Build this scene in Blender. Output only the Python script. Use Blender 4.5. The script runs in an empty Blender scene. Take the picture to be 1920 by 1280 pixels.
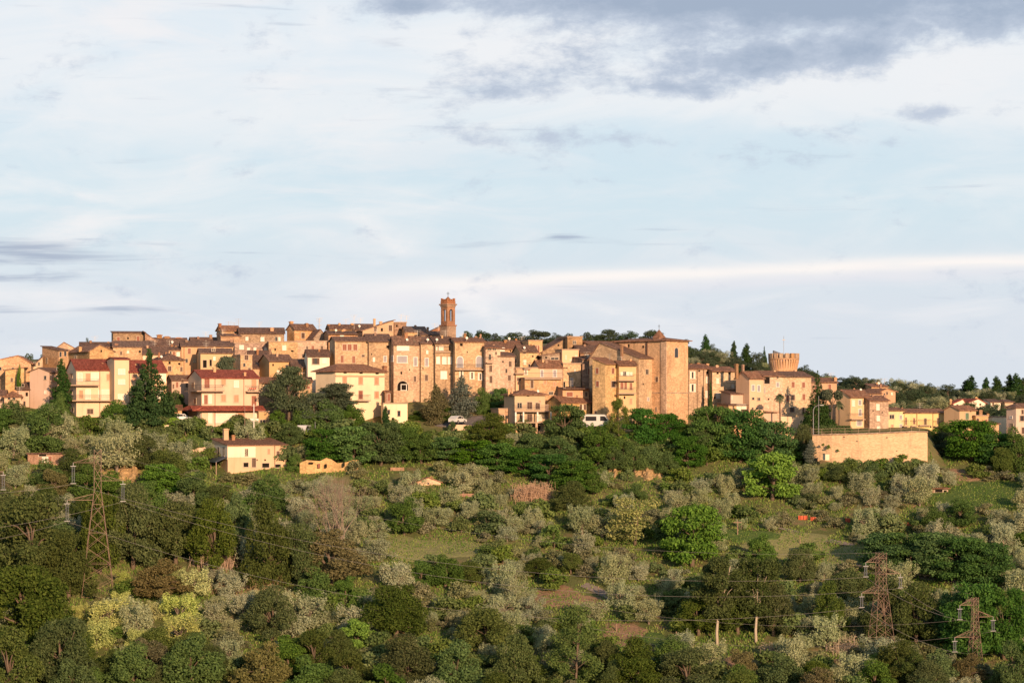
import bpy, math, random
import numpy as np
from mathutils import Vector

R = math.radians
sc = bpy.context.scene
COL = sc.collection
random.seed(7)

# ------------------------------------------------------------------ camera
F = 85.0 / 36.0 * 1920.0      # focal length in photo pixels
HY = 760.0                    # picture row of the horizon
CZ = 60.0                     # eye height
cam_d = bpy.data.cameras.new("camera")
cam = bpy.data.objects.new("camera", cam_d)
COL.objects.link(cam)
cam.location = (0, 0, CZ)
cam.rotation_euler = (R(90), 0, 0)
cam_d.lens = 85.0
cam_d.sensor_width = 36.0
cam_d.shift_y = (HY - 640.0) / 1920.0
cam_d.clip_start = 1.0
cam_d.clip_end = 9000.0
sc.camera = cam

# ------------------------------------------------------------------ exposure and light
SUN_EL, SUN_AZ = 13.0, 20.0   # degrees up, degrees right of straight behind the camera
sc.view_settings.view_transform = 'Standard'
sc.view_settings.look = 'None'
sc.view_settings.exposure = 0.36
sc.view_settings.gamma = 1.0
sc.cycles.max_bounces = 5
sc.cycles.diffuse_bounces = 2
sc.cycles.glossy_bounces = 2
sc.cycles.transmission_bounces = 2
sc.cycles.transparent_max_bounces = 4
sc.cycles.caustics_reflective = False
sc.cycles.caustics_refractive = False

sun_d = bpy.data.lights.new("sun", 'SUN')
sun_d.energy = 5.0
sun_d.angle = R(0.5)
sun_d.color = (1.0, 0.655, 0.40)
sun = bpy.data.objects.new("sun", sun_d)
COL.objects.link(sun)
sdir = Vector((math.sin(R(SUN_AZ)) * math.cos(R(SUN_EL)), -math.cos(R(SUN_AZ)) * math.cos(R(SUN_EL)), math.sin(R(SUN_EL))))
sun.rotation_euler = sdir.to_track_quat('Z', 'Y').to_euler()
sun.location = (40, -100, 160)


class NT:
    """small helper that writes node expressions"""
    def __init__(self, tree):
        self.t = tree

    def n(self, kind, **kw):
        nd = self.t.nodes.new(kind)
        for k, v in kw.items():
            setattr(nd, k, v)
        return nd

    def put(self, sock, v):
        if hasattr(v, 'is_output'):
            self.t.links.new(v, sock)
        elif v is not None:
            sock.default_value = v

    def m(self, op, a, b=None, c=None, clamp=False):
        nd = self.n('ShaderNodeMath', operation=op)
        nd.use_clamp = clamp
        self.put(nd.inputs[0], a)
        if b is not None:
            self.put(nd.inputs[1], b)
        if c is not None:
            self.put(nd.inputs[2], c)
        return nd.outputs[0]

    def add(self, a, b): return self.m('ADD', a, b)
    def sub(self, a, b): return self.m('SUBTRACT', a, b)
    def mul(self, a, b): return self.m('MULTIPLY', a, b)
    def div(self, a, b): return self.m('DIVIDE', a, b)

    def step(self, x, a, b, lo=0.0, hi=1.0):
        nd = self.n('ShaderNodeMapRange', interpolation_type='SMOOTHSTEP')
        self.put(nd.inputs['Value'], x)
        nd.inputs['From Min'].default_value = a
        nd.inputs['From Max'].default_value = b
        nd.inputs['To Min'].default_value = lo
        nd.inputs['To Max'].default_value = hi
        return nd.outputs['Result']

    def vec(self, x, y, z=0.0):
        nd = self.n('ShaderNodeCombineXYZ')
        self.put(nd.inputs[0], x); self.put(nd.inputs[1], y); self.put(nd.inputs[2], z)
        return nd.outputs[0]

    def noise(self, v, scale=1.0, detail=4.0, rough=0.55, dist=0.0):
        nd = self.n('ShaderNodeTexNoise')
        if v is not None:
            self.put(nd.inputs['Vector'], v)
        nd.inputs['Scale'].default_value = scale
        nd.inputs['Detail'].default_value = detail
        nd.inputs['Roughness'].default_value = rough
        nd.inputs['Distortion'].default_value = dist
        return nd.outputs[0]

    def voro(self, v, scale=1.0, feature='F1', out='Color'):
        nd = self.n('ShaderNodeTexVoronoi', feature=feature)
        self.put(nd.inputs['Vector'], v)
        nd.inputs['Scale'].default_value = scale
        return nd.outputs[out]

    def mix(self, f, a, b, mode='MIX'):
        nd = self.n('ShaderNodeMix', data_type='RGBA', blend_type=mode)
        self.put(nd.inputs[0], f)
        for s, v in ((nd.inputs[6], a), (nd.inputs[7], b)):
            self.put(s, (*v, 1.0) if isinstance(v, (tuple, list)) and len(v) == 3 else v)
        return nd.outputs[2]

    def bw(self, c):
        nd = self.n('ShaderNodeRGBToBW')
        self.put(nd.inputs[0], c)
        return nd.outputs[0]

    def mapping(self, v, scale=(1, 1, 1), loc=(0, 0, 0)):
        nd = self.n('ShaderNodeMapping')
        self.put(nd.inputs[0], v)
        nd.inputs['Scale'].default_value = scale
        nd.inputs['Location'].default_value = loc
        return nd.outputs[0]


# ------------------------------------------------------------------ sky
world = bpy.data.worlds.new("World")
sc.world = world
world.use_nodes = True
wt = world.node_tree
wt.nodes.clear()
N = NT(wt)
SKY = 0.1
tc = N.n('ShaderNodeTexCoord').outputs['Generated']
sep = N.n('ShaderNodeSeparateXYZ')
wt.links.new(tc, sep.inputs[0])
dy = N.m('MAXIMUM', N.m('ABSOLUTE', sep.outputs[1]), 0.05)
u = N.div(sep.outputs[0], dy)
v = N.div(sep.outputs[2], dy)
# sky bearings: U in thousandths to the right, V in thousandths up
U = N.mul(u, 1000.0)
V = N.mul(v, 1000.0)


def sU(px): return (px - 960.0) / F * 1000.0
def sV(py): return (HY - py) / F * 1000.0


skyt = N.n('ShaderNodeTexSky', sky_type='NISHITA')
skyt.sun_disc = False
skyt.sun_elevation = R(SUN_EL)
skyt.sun_rotation = R(180.0 - SUN_AZ)
skyt.altitude = 400.0
skyt.air_density = 1.0
skyt.dust_density = 1.0
skyt.ozone_density = 1.0

K = 0.79 / SKY
def rgb(r, g, b, k=1.0):
    f = lambda c: ((c / 255.0) / 12.92 if c / 255.0 <= 0.04045 else ((c / 255.0 + 0.055) / 1.055) ** 2.4)
    return tuple(f(c) * k for c in (r, g, b))


warpv = N.vec(N.mul(u, 9.0), N.mul(v, 22.0), 3.1)
warp = N.sub(N.noise(warpv, 1.0, 5.0, 0.6), 0.5)
warp2 = N.sub(N.noise(N.vec(N.mul(u, 30.0), N.mul(v, 60.0), 8.3), 1.0, 6.0, 0.6), 0.5)
big = N.noise(N.vec(N.mul(u, 5.0), N.mul(v, 16.0), 0.3), 1.0, 6.0, 0.55, 0.6)
wisp = N.noise(N.vec(N.add(N.mul(u, 11.0), N.mul(v, 9.0)), N.mul(v, 46.0), 1.7), 1.0, 7.0, 0.6, 1.2)
# thin veil over the clear blue
blue = N.mix(0.88, skyt.outputs[0], rgb(210, 227, 239, K))
lowhaze = N.step(V, sV(360), sV(610))
base = N.mix(N.mul(lowhaze, 0.6), blue, rgb(222, 224, 234, K))
highveil = N.step(V, sV(330), sV(60))
base = N.mix(N.mul(highveil, 0.55), base, rgb(235, 240, 246, K))
wm = N.mul(N.step(wisp, 0.44, 0.68), N.step(big, 0.36, 0.6))
leftpart = N.step(U, sU(1250), sU(200), 0.45, 1.0)
base = N.mix(N.mul(N.mul(wm, leftpart), 0.6), base, rgb(244, 240, 241, K))


def blob(px, py, rx, ry, amp=0.9, lo=0.0, hi=0.75):
    """soft patch of cloud centred on a bearing, its edge torn by the warp noise"""
    a = N.div(N.sub(U, sU(px)), rx / F * 1000.0)
    b = N.div(N.sub(V, sV(py)), ry / F * 1000.0)
    r2 = N.add(N.mul(a, a), N.mul(b, b))
    val = N.add(N.sub(1.0, r2), N.add(N.mul(warp, amp * 2.0), N.mul(warp2, amp * 1.6)))
    return N.step(val, lo, hi)


def line(px0, py0, px1, py1, w0, w1, amp=6.0):
    """long thin streak between two bearings"""
    t = N.div(N.sub(U, sU(px0)), sU(px1) - sU(px0))
    cy = N.add(N.mul(t, sV(py1) - sV(py0)), sV(py0))
    d = N.add(N.sub(V, cy), N.mul(warp, amp))
    w = N.m('MAXIMUM', N.add(N.mul(t, w1 - w0), w0), 1.2)
    q = N.div(d, w)
    g = N.m('EXPONENT', N.mul(N.mul(q, q), -1.0))
    return N.mul(g, N.step(t, -0.12, 0.2))


white = rgb(250, 246, 245, K)
# clouds: torn noise whose cover is thickened around chosen bearings
def cover(items):
    tot = None
    for (px, py, rx, ry, s) in items:
        a = N.div(N.sub(U, sU(px)), rx / F * 1000.0)
        b = N.div(N.sub(V, sV(py)), ry / F * 1000.0)
        g = N.mul(N.m('EXPONENT', N.mul(N.add(N.mul(a, a), N.mul(b, b)), -1.0)), s)
        tot = g if tot is None else N.add(tot, g)
    return tot


fine = N.noise(N.vec(N.add(N.mul(u, 34.0), N.mul(warp, .7)), N.add(N.mul(v, 66.0), N.mul(warp, .8)), 5.7), 1.0, 9.0, 0.66, 0.0)
fine = N.add(N.mul(N.sub(fine, .5), 1.25), .5)
streaky = N.noise(N.vec(N.add(N.mul(u, 14.0), N.mul(warp, .8)), N.mul(v, 190.0), 2.2), 1.0, 6.0, 0.55, 0.4)
soft = N.noise(N.vec(N.add(N.mul(u, 13.0), N.mul(v, -14.0)), N.mul(v, 40.0), 9.9), 1.0, 7.0, 0.58, 0.8)
wc = N.add(soft, cover([(330, 400, 360, 70, .22), (520, 235, 330, 60, .18), (1450, 150, 520, 90, .30), (960, 110, 260, 80, .28),
                        (150, 130, 620, 150, .30), (1790, 180, 330, 90, .30), (770, 360, 80, 22, .14), (700, 545, 220, 40, .2),
                        (120, 560, 280, 40, .2), (1800, 340, 330, 40, .12)]))
base = N.mix(N.mul(N.step(wc, .46, .94), .55), base, white)
base = N.mix(N.mul(line(700, 535, 1980, 486, 3.4, 3.0, 4.0), N.step(streaky, .2, .6, .65, 1.0)), base, rgb(252, 246, 242, K))
base = N.mix(N.mul(line(640, 560, 1300, 535, 3.0, 3.0, 9.0), 0.35), base, rgb(240, 233, 238, K))
base = N.mix(N.mul(line(600, 350, 880, 560, 5.0, 7.0, 14.0), N.mul(N.step(fine, .3, .7, .1, .7), N.step(soft, .38, .6, .3, 1))), base, white)
base = N.mix(N.mul(line(20, 340, 300, 400, 2.5, 2.5, 5.0), N.mul(N.step(fine, .35, .75, 0, .5), N.step(soft, .4, .6))), base, white)
grey = rgb(152, 169, 192, K)
grey2 = rgb(190, 201, 218, K)
dk = cover([(1780, 0, 480, 78, .46), (1420, 0, 400, 56, .44), (1000, 5, 330, 26, .32), (760, 12, 60, 16, .26), (1430, 112, 200, 50, .32), (1140, 125, 280, 52, .26),
            (930, 172, 180, 30, .2), (880, 66, 50, 14, .22), (1270, 170, 120, 22, .16), (1560, 95, 160, 26, .22)])
dk2 = cover([(900, 250, 130, 22, .26), (1150, 265, 250, 22, .2), (1742, 210, 66, 16, .34), (1240, 292, 130, 9, .14), (1640, 270, 60, 9, .16), (1870, 215, 60, 20, .12)])
val = N.add(N.add(fine, dk), dk2)
base = N.mix(N.mul(N.step(val, .58, .92), .95), base, grey2)
base = N.mix(N.mul(N.step(N.add(fine, dk), .76, 1.22), .75), base, grey)
sk = N.add(streaky, cover([(60, 486, 190, 17, .34), (30, 462, 170, 14, .28), (80, 521, 150, 12, .38), (215, 578, 130, 11, .20), (0, 578, 60, 9, .24), (880, 460, 70, 10, .20), (1050, 443, 36, 6, .22)]))
base = N.mix(N.mul(N.step(sk, .60, .92), .85), base, rgb(165, 177, 198, K))
# the veil of cloud lies low in the sky ahead; overhead and behind the sky is clear
veil = N.mul(N.step(sep.outputs[2], .7, .3), N.step(sep.outputs[1], -.35, .3, .75, 1.0))
base = N.mix(veil, skyt.outputs[0], base)
bg = N.n('ShaderNodeBackground')
wt.links.new(base, bg.inputs[0])
bg.inputs[1].default_value = SKY
wo = N.n('ShaderNodeOutputWorld')
wt.links.new(bg.outputs[0], wo.inputs[0])


# ------------------------------------------------------------------ object helpers
def tag(o, label=None, cat=None, group=None, kind=None):
    if label: o['label'] = label
    if cat: o['category'] = cat
    if group: o['group'] = group
    if kind: o['kind'] = kind
    return o


def empty(name, loc, rz=0.0):
    o = bpy.data.objects.new(name, None)
    COL.objects.link(o)
    o.location = loc
    o.rotation_euler = (0, 0, rz)
    o.empty_display_size = 0.5
    return o


class MB:
    """collects faces, then builds one mesh object"""
    def __init__(self):
        self.v, self.f = [], []

    def quad(self, *p):
        i = len(self.v)
        self.v += [tuple(q) for q in p]
        self.f.append(tuple(range(i, i + len(p))))
        return self

    def box(self, x0, x1, y0, y1, z0, z1):
        i = len(self.v)
        self.v += [(x0, y0, z0), (x1, y0, z0), (x1, y1, z0), (x0, y1, z0), (x0, y0, z1), (x1, y0, z1), (x1, y1, z1), (x0, y1, z1)]
        self.f += [tuple(i + k for k in q) for q in ((3, 2, 1, 0), (4, 5, 6, 7), (0, 1, 5, 4), (1, 2, 6, 5), (2, 3, 7, 6), (3, 0, 4, 7))]
        return self

    def prism(self, poly, axis, a, b):
        """polygon of 2-D points extruded along an axis from a to b"""
        i, n = len(self.v), len(poly)
        for t in (a, b):
            for p, q in poly:
                self.v.append((t, p, q) if axis == 'x' else (p, t, q) if axis == 'y' else (p, q, t))
        self.f.append(tuple(range(i, i + n)))
        self.f.append(tuple(range(i + 2 * n - 1, i + n - 1, -1)))
        for k in range(n):
            l = (k + 1) % n
            self.f.append((i + k, i + n + k, i + n + l, i + l))
        return self

    def tube(self, p0, p1, r0, r1=None, n=5, caps=True):
        r1 = r0 if r1 is None else r1
        p0, p1 = Vector(p0), Vector(p1)
        d = p1 - p0
        if d.length < 1e-6:
            return self
        d.normalize()
        a = d.orthogonal().normalized()
        b = d.cross(a)
        i = len(self.v)
        for p, r in ((p0, r0), (p1, r1)):
            for k in range(n):
                t = 2 * math.pi * k / n
                self.v.append(tuple(p + (a * math.cos(t) + b * math.sin(t)) * r))
        for k in range(n):
            l = (k + 1) % n
            self.f.append((i + k, i + l, i + n + l, i + n + k))
        if caps:
            self.f.append(tuple(i + k for k in range(n - 1, -1, -1)))
            self.f.append(tuple(i + n + k for k in range(n)))
        return self

    def path(self, pts, rads, n=5):
        """one tapering tube through several points"""
        i = len(self.v)
        m = len(pts)
        P = [Vector(p) for p in pts]
        ref = Vector((0.13, 0.97, 0.2))
        for k in range(m):
            d = (P[min(k + 1, m - 1)] - P[max(k - 1, 0)])
            d = d.normalized() if d.length > 1e-6 else Vector((0, 0, 1))
            a = d.cross(ref)
            a = a.normalized() if a.length > 1e-4 else d.orthogonal().normalized()
            b = d.cross(a)
            for j in range(n):
                t = 2 * math.pi * j / n
                self.v.append(tuple(P[k] + (a * math.cos(t) + b * math.sin(t)) * rads[k]))
        for k in range(m - 1):
            for j in range(n):
                l = (j + 1) % n
                self.f.append((i + k * n + j, i + k * n + l, i + (k + 1) * n + l, i + (k + 1) * n + j))
        self.f.append(tuple(i + k for k in range(n - 1, -1, -1)))
        self.f.append(tuple(i + (m - 1) * n + k for k in range(n)))
        return self

    def lathe(self, prof, n=24, cx=0.0, cy=0.0):
        i = len(self.v)
        for r, z in prof:
            for k in range(n):
                t = 2 * math.pi * k / n
                self.v.append((cx + r * math.cos(t), cy + r * math.sin(t), z))
        for j in range(len(prof) - 1):
            for k in range(n):
                l = (k + 1) % n
                self.f.append((i + j * n + k, i + j * n + l, i + (j + 1) * n + l, i + (j + 1) * n + k))
        self.f.append(tuple(i + k for k in range(n - 1, -1, -1)))
        self.f.append(tuple(i + (len(prof) - 1) * n + k for k in range(n)))
        return self

    def mesh(self, name, mat, smooth=False):
        me = bpy.data.meshes.new(name)
        me.from_pydata(self.v, [], self.f)
        me.materials.append(mat)
        if smooth:
            me.polygons.foreach_set('use_smooth', [True] * len(me.polygons))
        me.update()
        return me

    def build(self, name, mat, parent=None, smooth=False, loc=None, fix=True):
        me = self.mesh(name, mat, smooth)
        if fix and len(self.f) < 6000:
            import bmesh
            bm = bmesh.new()
            bm.from_mesh(me)
            bmesh.ops.recalc_face_normals(bm, faces=bm.faces)
            bm.to_mesh(me)
            bm.free()
        return link(name, me, parent, loc)


def link(name, me, parent=None, loc=None):
    o = bpy.data.objects.new(name, me)
    COL.objects.link(o)
    if parent: o.parent = parent
    if loc: o.location = loc
    return o


def copy_tree(o, parent=None):
    c = o.copy()
    COL.objects.link(c)
    if parent: c.parent = parent
    for ch in list(o.children):
        copy_tree(ch, c)
    return c


# ------------------------------------------------------------------ materials
def new_mat(name, rough=0.85, spec=0.3):
    m = bpy.data.materials.new(name)
    m.use_nodes = True
    t = m.node_tree
    b = t.nodes['Principled BSDF']
    b.inputs['Roughness'].default_value = rough
    b.inputs['Specular IOR Level'].default_value = spec
    return m, NT(t), b


def objvar(n, amt):
    """brightness factor that differs from object to object"""
    r = n.n('ShaderNodeObjectInfo').outputs['Random']
    return n.add(n.mul(r, amt), 1.0 - amt / 2)


def vmul(n, c, f):
    return n.mix(1.0, c, n.vec(f, f, f), 'MULTIPLY')


def bump(n, b, h, s=0.3, d=0.05):
    bn = n.n('ShaderNodeBump')
    bn.inputs['Strength'].default_value = s
    bn.inputs['Distance'].default_value = d
    n.put(bn.inputs['Height'], h)
    n.t.links.new(bn.outputs[0], b.inputs['Normal'])


def varied(n, col, amt, sat=.25):
    """each building has its own shade of the same stone"""
    r = n.n('ShaderNodeObjectInfo').outputs['Random']
    hs = n.n('ShaderNodeHueSaturation')
    n.put(hs.inputs['Hue'], n.add(n.mul(n.m('FRACT', n.mul(r, 5.3)), .020), .493))
    n.put(hs.inputs['Saturation'], n.add(n.mul(n.m('FRACT', n.mul(r, 17.1)), sat * 1.6), 1 - sat))
    n.put(hs.inputs['Value'], n.add(n.mul(r, amt), 1 - amt * .55))
    n.put(hs.inputs['Color'], col)
    return hs.outputs[0]


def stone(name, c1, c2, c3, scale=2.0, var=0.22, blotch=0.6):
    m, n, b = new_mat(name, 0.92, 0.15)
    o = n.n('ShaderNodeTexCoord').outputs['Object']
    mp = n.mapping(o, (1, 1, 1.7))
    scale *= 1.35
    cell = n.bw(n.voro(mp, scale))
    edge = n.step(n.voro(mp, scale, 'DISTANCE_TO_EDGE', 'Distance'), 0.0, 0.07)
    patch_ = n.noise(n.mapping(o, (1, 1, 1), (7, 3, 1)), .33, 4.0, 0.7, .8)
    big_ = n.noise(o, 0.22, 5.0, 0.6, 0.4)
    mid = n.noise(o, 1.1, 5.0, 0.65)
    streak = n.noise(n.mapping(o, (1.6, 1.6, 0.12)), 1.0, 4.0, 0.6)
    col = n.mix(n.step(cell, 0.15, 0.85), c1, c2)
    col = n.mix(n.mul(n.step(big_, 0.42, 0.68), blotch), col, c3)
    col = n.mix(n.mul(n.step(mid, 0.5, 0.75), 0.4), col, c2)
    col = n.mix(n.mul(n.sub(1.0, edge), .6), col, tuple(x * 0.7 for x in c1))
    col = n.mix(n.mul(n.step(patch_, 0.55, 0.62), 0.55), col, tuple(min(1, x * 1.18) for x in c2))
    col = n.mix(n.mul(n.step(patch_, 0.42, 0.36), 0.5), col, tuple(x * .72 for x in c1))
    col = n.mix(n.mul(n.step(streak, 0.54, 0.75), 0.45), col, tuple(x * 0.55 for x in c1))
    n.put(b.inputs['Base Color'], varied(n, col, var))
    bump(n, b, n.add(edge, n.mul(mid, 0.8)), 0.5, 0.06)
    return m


def plaster(name, c, var=0.14, dirt=0.35):
    m, n, b = new_mat(name, 0.88, 0.2)
    o = n.n('ShaderNodeTexCoord').outputs['Object']
    a = n.noise(o, 0.35, 6.0, 0.6, 0.3)
    s = n.noise(n.mapping(o, (1.4, 1.4, 0.14)), 1.0, 5.0, 0.6)
    f = n.noise(o, 6.0, 4.0, 0.6)
    col = n.mix(n.mul(n.step(a, 0.42, 0.7), 0.5), c, tuple(x * 0.8 for x in c))
    col = n.mix(n.mul(n.step(s, 0.5, 0.75), dirt), col, tuple(x * y for x, y in zip(c, (0.66, 0.6, 0.55))))
    col = n.mix(n.mul(f, 0.22), col, tuple(x * 0.72 for x in c))
    n.put(b.inputs['Base Color'], varied(n, col, var, .15))
    bump(n, b, f, 0.2, 0.02)
    return m


def tiles(name, c1, c2, c3, axis):
    m, n, b = new_mat(name, 0.9, 0.15)
    o = n.n('ShaderNodeTexCoord').outputs['Object']
    sc_ = (4.5, 1.2, 1.2) if axis == 'x' else (1.2, 4.5, 1.2)
    sp = n.n('ShaderNodeSeparateXYZ')
    n.put(sp.inputs[0], o)
    t = n.noise(n.mapping(o, sc_), 1.0, 4.0, 0.65)
    g = n.noise(o, 0.45, 5.0, 0.6, 0.3)
    cell = n.bw(n.voro(n.mapping(o, (4.2, 2.4, 2.4) if axis == 'x' else (2.4, 4.2, 2.4)), 1.0))
    wave = n.m('SINE', n.mul(sp.outputs[0 if axis == 'x' else 1], 2 * math.pi / 0.24))
    col = n.mix(n.step(t, 0.3, 0.7), c1, c2)
    col = n.mix(n.mul(n.step(g, 0.45, 0.68), 0.7), col, c3)
    col = n.mix(n.mul(n.step(cell, 0.5, 0.9), 0.5), col, tuple(min(1, x * 1.55) for x in c2))
    col = n.mix(n.mul(n.step(cell, 0.42, 0.2), 0.5), col, tuple(x * .6 for x in c1))
    lich = n.noise(o, 1.7, 5.0, .7, .5)
    col = n.mix(n.mul(n.step(lich, .56, .66), .55), col, (0.30, 0.25, 0.17) if name[:5] != 'tiler' else tuple(x * 1.2 for x in c2))
    col = n.mix(n.step(wave, -1.0, -0.3, 0.5, 0.0), col, tuple(x * 0.4 for x in c1))
    n.put(b.inputs['Base Color'], vmul(n, col, objvar(n, 0.25)))
    bump(n, b, n.add(n.add(wave, t), n.mul(cell, 1.5)), 0.8, 0.06)
    return m


def plain(name, c, rough=0.7, spec=0.3, metal=0.0, nz=0.25):
    m, n, b = new_mat(name, rough, spec)
    b.inputs['Metallic'].default_value = metal
    o = n.n('ShaderNodeTexCoord').outputs['Object']
    a = n.noise(o, 2.2, 5.0, 0.6)
    n.put(b.inputs['Base Color'], n.mix(n.mul(n.step(a, 0.35, 0.7), nz), c, tuple(x * 0.5 for x in c)))
    return m


MAT = {
    'stone': stone('warm_stone', (0.37, 0.225, 0.132), (0.585, 0.365, 0.208), (0.505, 0.315, 0.176)),
    'stone2': stone('brown_stone', (0.24, 0.145, 0.095), (0.44, 0.28, 0.18), (0.36, 0.225, 0.14), 1.9, 0.22),
    'stone3': stone('pale_stone', (0.45, 0.285, 0.162), (0.68, 0.44, 0.252), (0.605, 0.39, 0.216), 2.3, 0.14),
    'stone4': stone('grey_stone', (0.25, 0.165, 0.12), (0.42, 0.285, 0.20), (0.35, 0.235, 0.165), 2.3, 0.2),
    'brick': stone('red_brick', (0.27, 0.14, 0.085), (0.40, 0.215, 0.13), (0.36, 0.20, 0.12), 3.6, 0.12),
    'orange': plaster('orange_plaster', (0.57, 0.34, 0.19)),
    'tan': plaster('tan_plaster', (0.60, 0.405, 0.245)),
    'cream': plaster('cream_plaster', (0.72, 0.485, 0.305)),
    'pink': plaster('pink_plaster', (0.60, 0.43, 0.33)),
    'yellow': plaster('yellow_plaster', (0.72, 0.53, 0.25), 0.08),
    'white': plaster('white_plaster', (0.82, 0.69, 0.51), 0.06, 0.25),
    'ochre': plaster('ochre_plaster', (0.64, 0.42, 0.23)),
    'rendered': plaster('warm_white_plaster', (0.82, 0.625, 0.40), 0.06, 0.3),
    'frame': plain('painted_frame', (0.50, 0.40, 0.30)),
    'whiteframe': plain('white_frame', (0.75, 0.70, 0.62), nz=0.1),
    'redshut': plain('red_brown_shutter', (0.27, 0.095, 0.06)),
    'brownshut': plain('dark_brown_shutter', (0.10, 0.055, 0.04)),
    'greyshut': plain('grey_shutter', (0.33, 0.31, 0.33)),
    'paleshut': plain('pale_shutter', (0.70, 0.60, 0.48), nz=0.12),
    'pinkshut': plain('salmon_shutter', (0.50, 0.27, 0.16)),
    'greenshut': plain('green_shutter', (0.12, 0.19, 0.12)),
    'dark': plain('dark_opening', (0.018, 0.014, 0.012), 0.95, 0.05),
    'slab': plain('balcony_concrete', (0.40, 0.28, 0.20)),
    'iron': plain('dark_iron', (0.05, 0.045, 0.045), 0.5, 0.4, 0.4),
    'rust': plain('rusty_steel', (0.32, 0.215, 0.16), 0.7, 0.3, 0.2),
    'galv': plain('galvanised_steel', (0.28, 0.28, 0.29), 0.5, 0.4, 0.2),
    'wire': plain('cable_metal', (0.36, 0.33, 0.30), 0.5, 0.4, 0.3),
    'glassins': plain('pale_insulator', (0.19, 0.20, 0.215), 0.35, 0.4, 0.0, 0.1),
    'carwhite': plain('white_car_paint', (0.62, 0.61, 0.58), 0.3, 0.5, 0.0, 0.05),
    'carsilver': plain('silver_car_paint', (0.52, 0.53, 0.56), 0.3, 0.5, 0.2, 0.05),
    'cargrey': plain('dark_car_paint', (0.16, 0.17, 0.20), 0.3, 0.5, 0.2, 0.05),
    'rubber': plain('tyre_rubber', (0.02, 0.02, 0.02), 0.9),
    'orangenet': plain('orange_netting', (0.52, 0.115, 0.055), 0.8),
    'wood': plain('weathered_wood', (0.30, 0.20, 0.14)),
    'bark': plain('tree_bark', (0.14, 0.10, 0.07)),
    'oliveb': plain('olive_bark', (0.20, 0.155, 0.12)),
    'palebark': plain('pale_bark', (0.42, 0.35, 0.26)),
    'red': plain('red_flowers', (0.6, 0.05, 0.04)),
    'solar': plain('dark_panel', (0.05, 0.06, 0.09), 0.3, 0.5),
}
m_, n_, b_ = new_mat('window_glass', 0.08, 0.5)
b_.inputs['Base Color'].default_value = (0.035, 0.035, 0.04, 1)
MAT['glass'] = m_
m_, n_, b_ = new_mat('curtained_glass', 0.25, 0.5)
b_.inputs['Base Color'].default_value = (0.72, 0.64, 0.50, 1)
MAT['bright'] = m_
TILES = {}
TC = {'tile': ((0.165, 0.095, 0.072), (0.28, 0.165, 0.115), (0.20, 0.13, 0.105)),
      'tilew': ((0.235, 0.115, 0.072), (0.36, 0.185, 0.112), (0.27, 0.155, 0.11)),
      'tiler': ((0.25, 0.065, 0.045), (0.34, 0.098, 0.066), (0.29, 0.09, 0.064)),
      'tileg': ((0.18, 0.115, 0.09), (0.27, 0.175, 0.135), (0.22, 0.155, 0.13))}


def tilemat(k, axis):
    if (k, axis) not in TILES:
        TILES[k, axis] = tiles(k + '_roof_' + axis, *TC[k], axis)
    return TILES[k, axis]


# ------------------------------------------------------------------ terrain
GY = [300, 330, 355, 380, 400, 415, 428, 434, 442, 455, 470, 485, 500, 520, 540, 570]
GC = {-250: [1440, 1290, 1160, 1030, 930, 860, 810, 785, 765, 735, 712, 695, 682, 676, 680, 700],
      0: [1440, 1290, 1160, 1035, 940, 870, 820, 795, 772, 748, 720, 700, 686, 678, 684, 705],
      200: [1440, 1290, 1165, 1040, 950, 885, 832, 808, 790, 765, 728, 700, 680, 664, 665, 690],
      450: [1440, 1290, 1170, 1050, 960, 900, 848, 822, 803, 775, 735, 700, 676, 655, 655, 680],
      700: [1440, 1290, 1170, 1055, 970, 908, 855, 826, 800, 755, 728, 698, 670, 650, 650, 670],
      960: [1440, 1300, 1180, 1065, 985, 920, 866, 835, 805, 755, 724, 698, 672, 650, 642, 655],
      1200: [1440, 1300, 1185, 1075, 995, 932, 882, 852, 815, 785, 745, 712, 690, 662, 648, 645],
      1400: [1440, 1300, 1190, 1085, 1005, 942, 897, 870, 838, 790, 750, 724, 704, 692, 690, 695],
      1505: [1440, 1300, 1195, 1090, 1010, 950, 900, 880, 848, 802, 768, 742, 724, 710, 706, 712],
      1524: [1440, 1300, 1195, 1090, 1010, 945, 870, 815, 807, 796, 775, 755, 735, 722, 718, 722],
      1736: [1440, 1300, 1195, 1090, 1008, 940, 866, 815, 807, 797, 782, 767, 752, 742, 737, 737],
      1756: [1440, 1300, 1190, 1085, 1000, 935, 886, 862, 836, 808, 787, 771, 758, 749, 743, 742],
      1920: [1440, 1300, 1180, 1075, 990, 930, 885, 864, 840, 812, 792, 774, 762, 754, 749, 748],
      2200: [1440, 1300, 1180, 1075, 990, 930, 885, 864, 840, 812, 792, 774, 762, 754, 749, 748]}
GPX = sorted(GC)
GTAB = np.array([GC[k] for k in GPX], float)
NEARY = [-400, -60, 0, 60, 120, 200, 260, 300]
NEARZ = [80, 60, 58.2, 40, 22, 6, 9, CZ + (HY - 1440) / F * 300]
FARY = [570, 640, 800, 1200, 2500]


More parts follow.
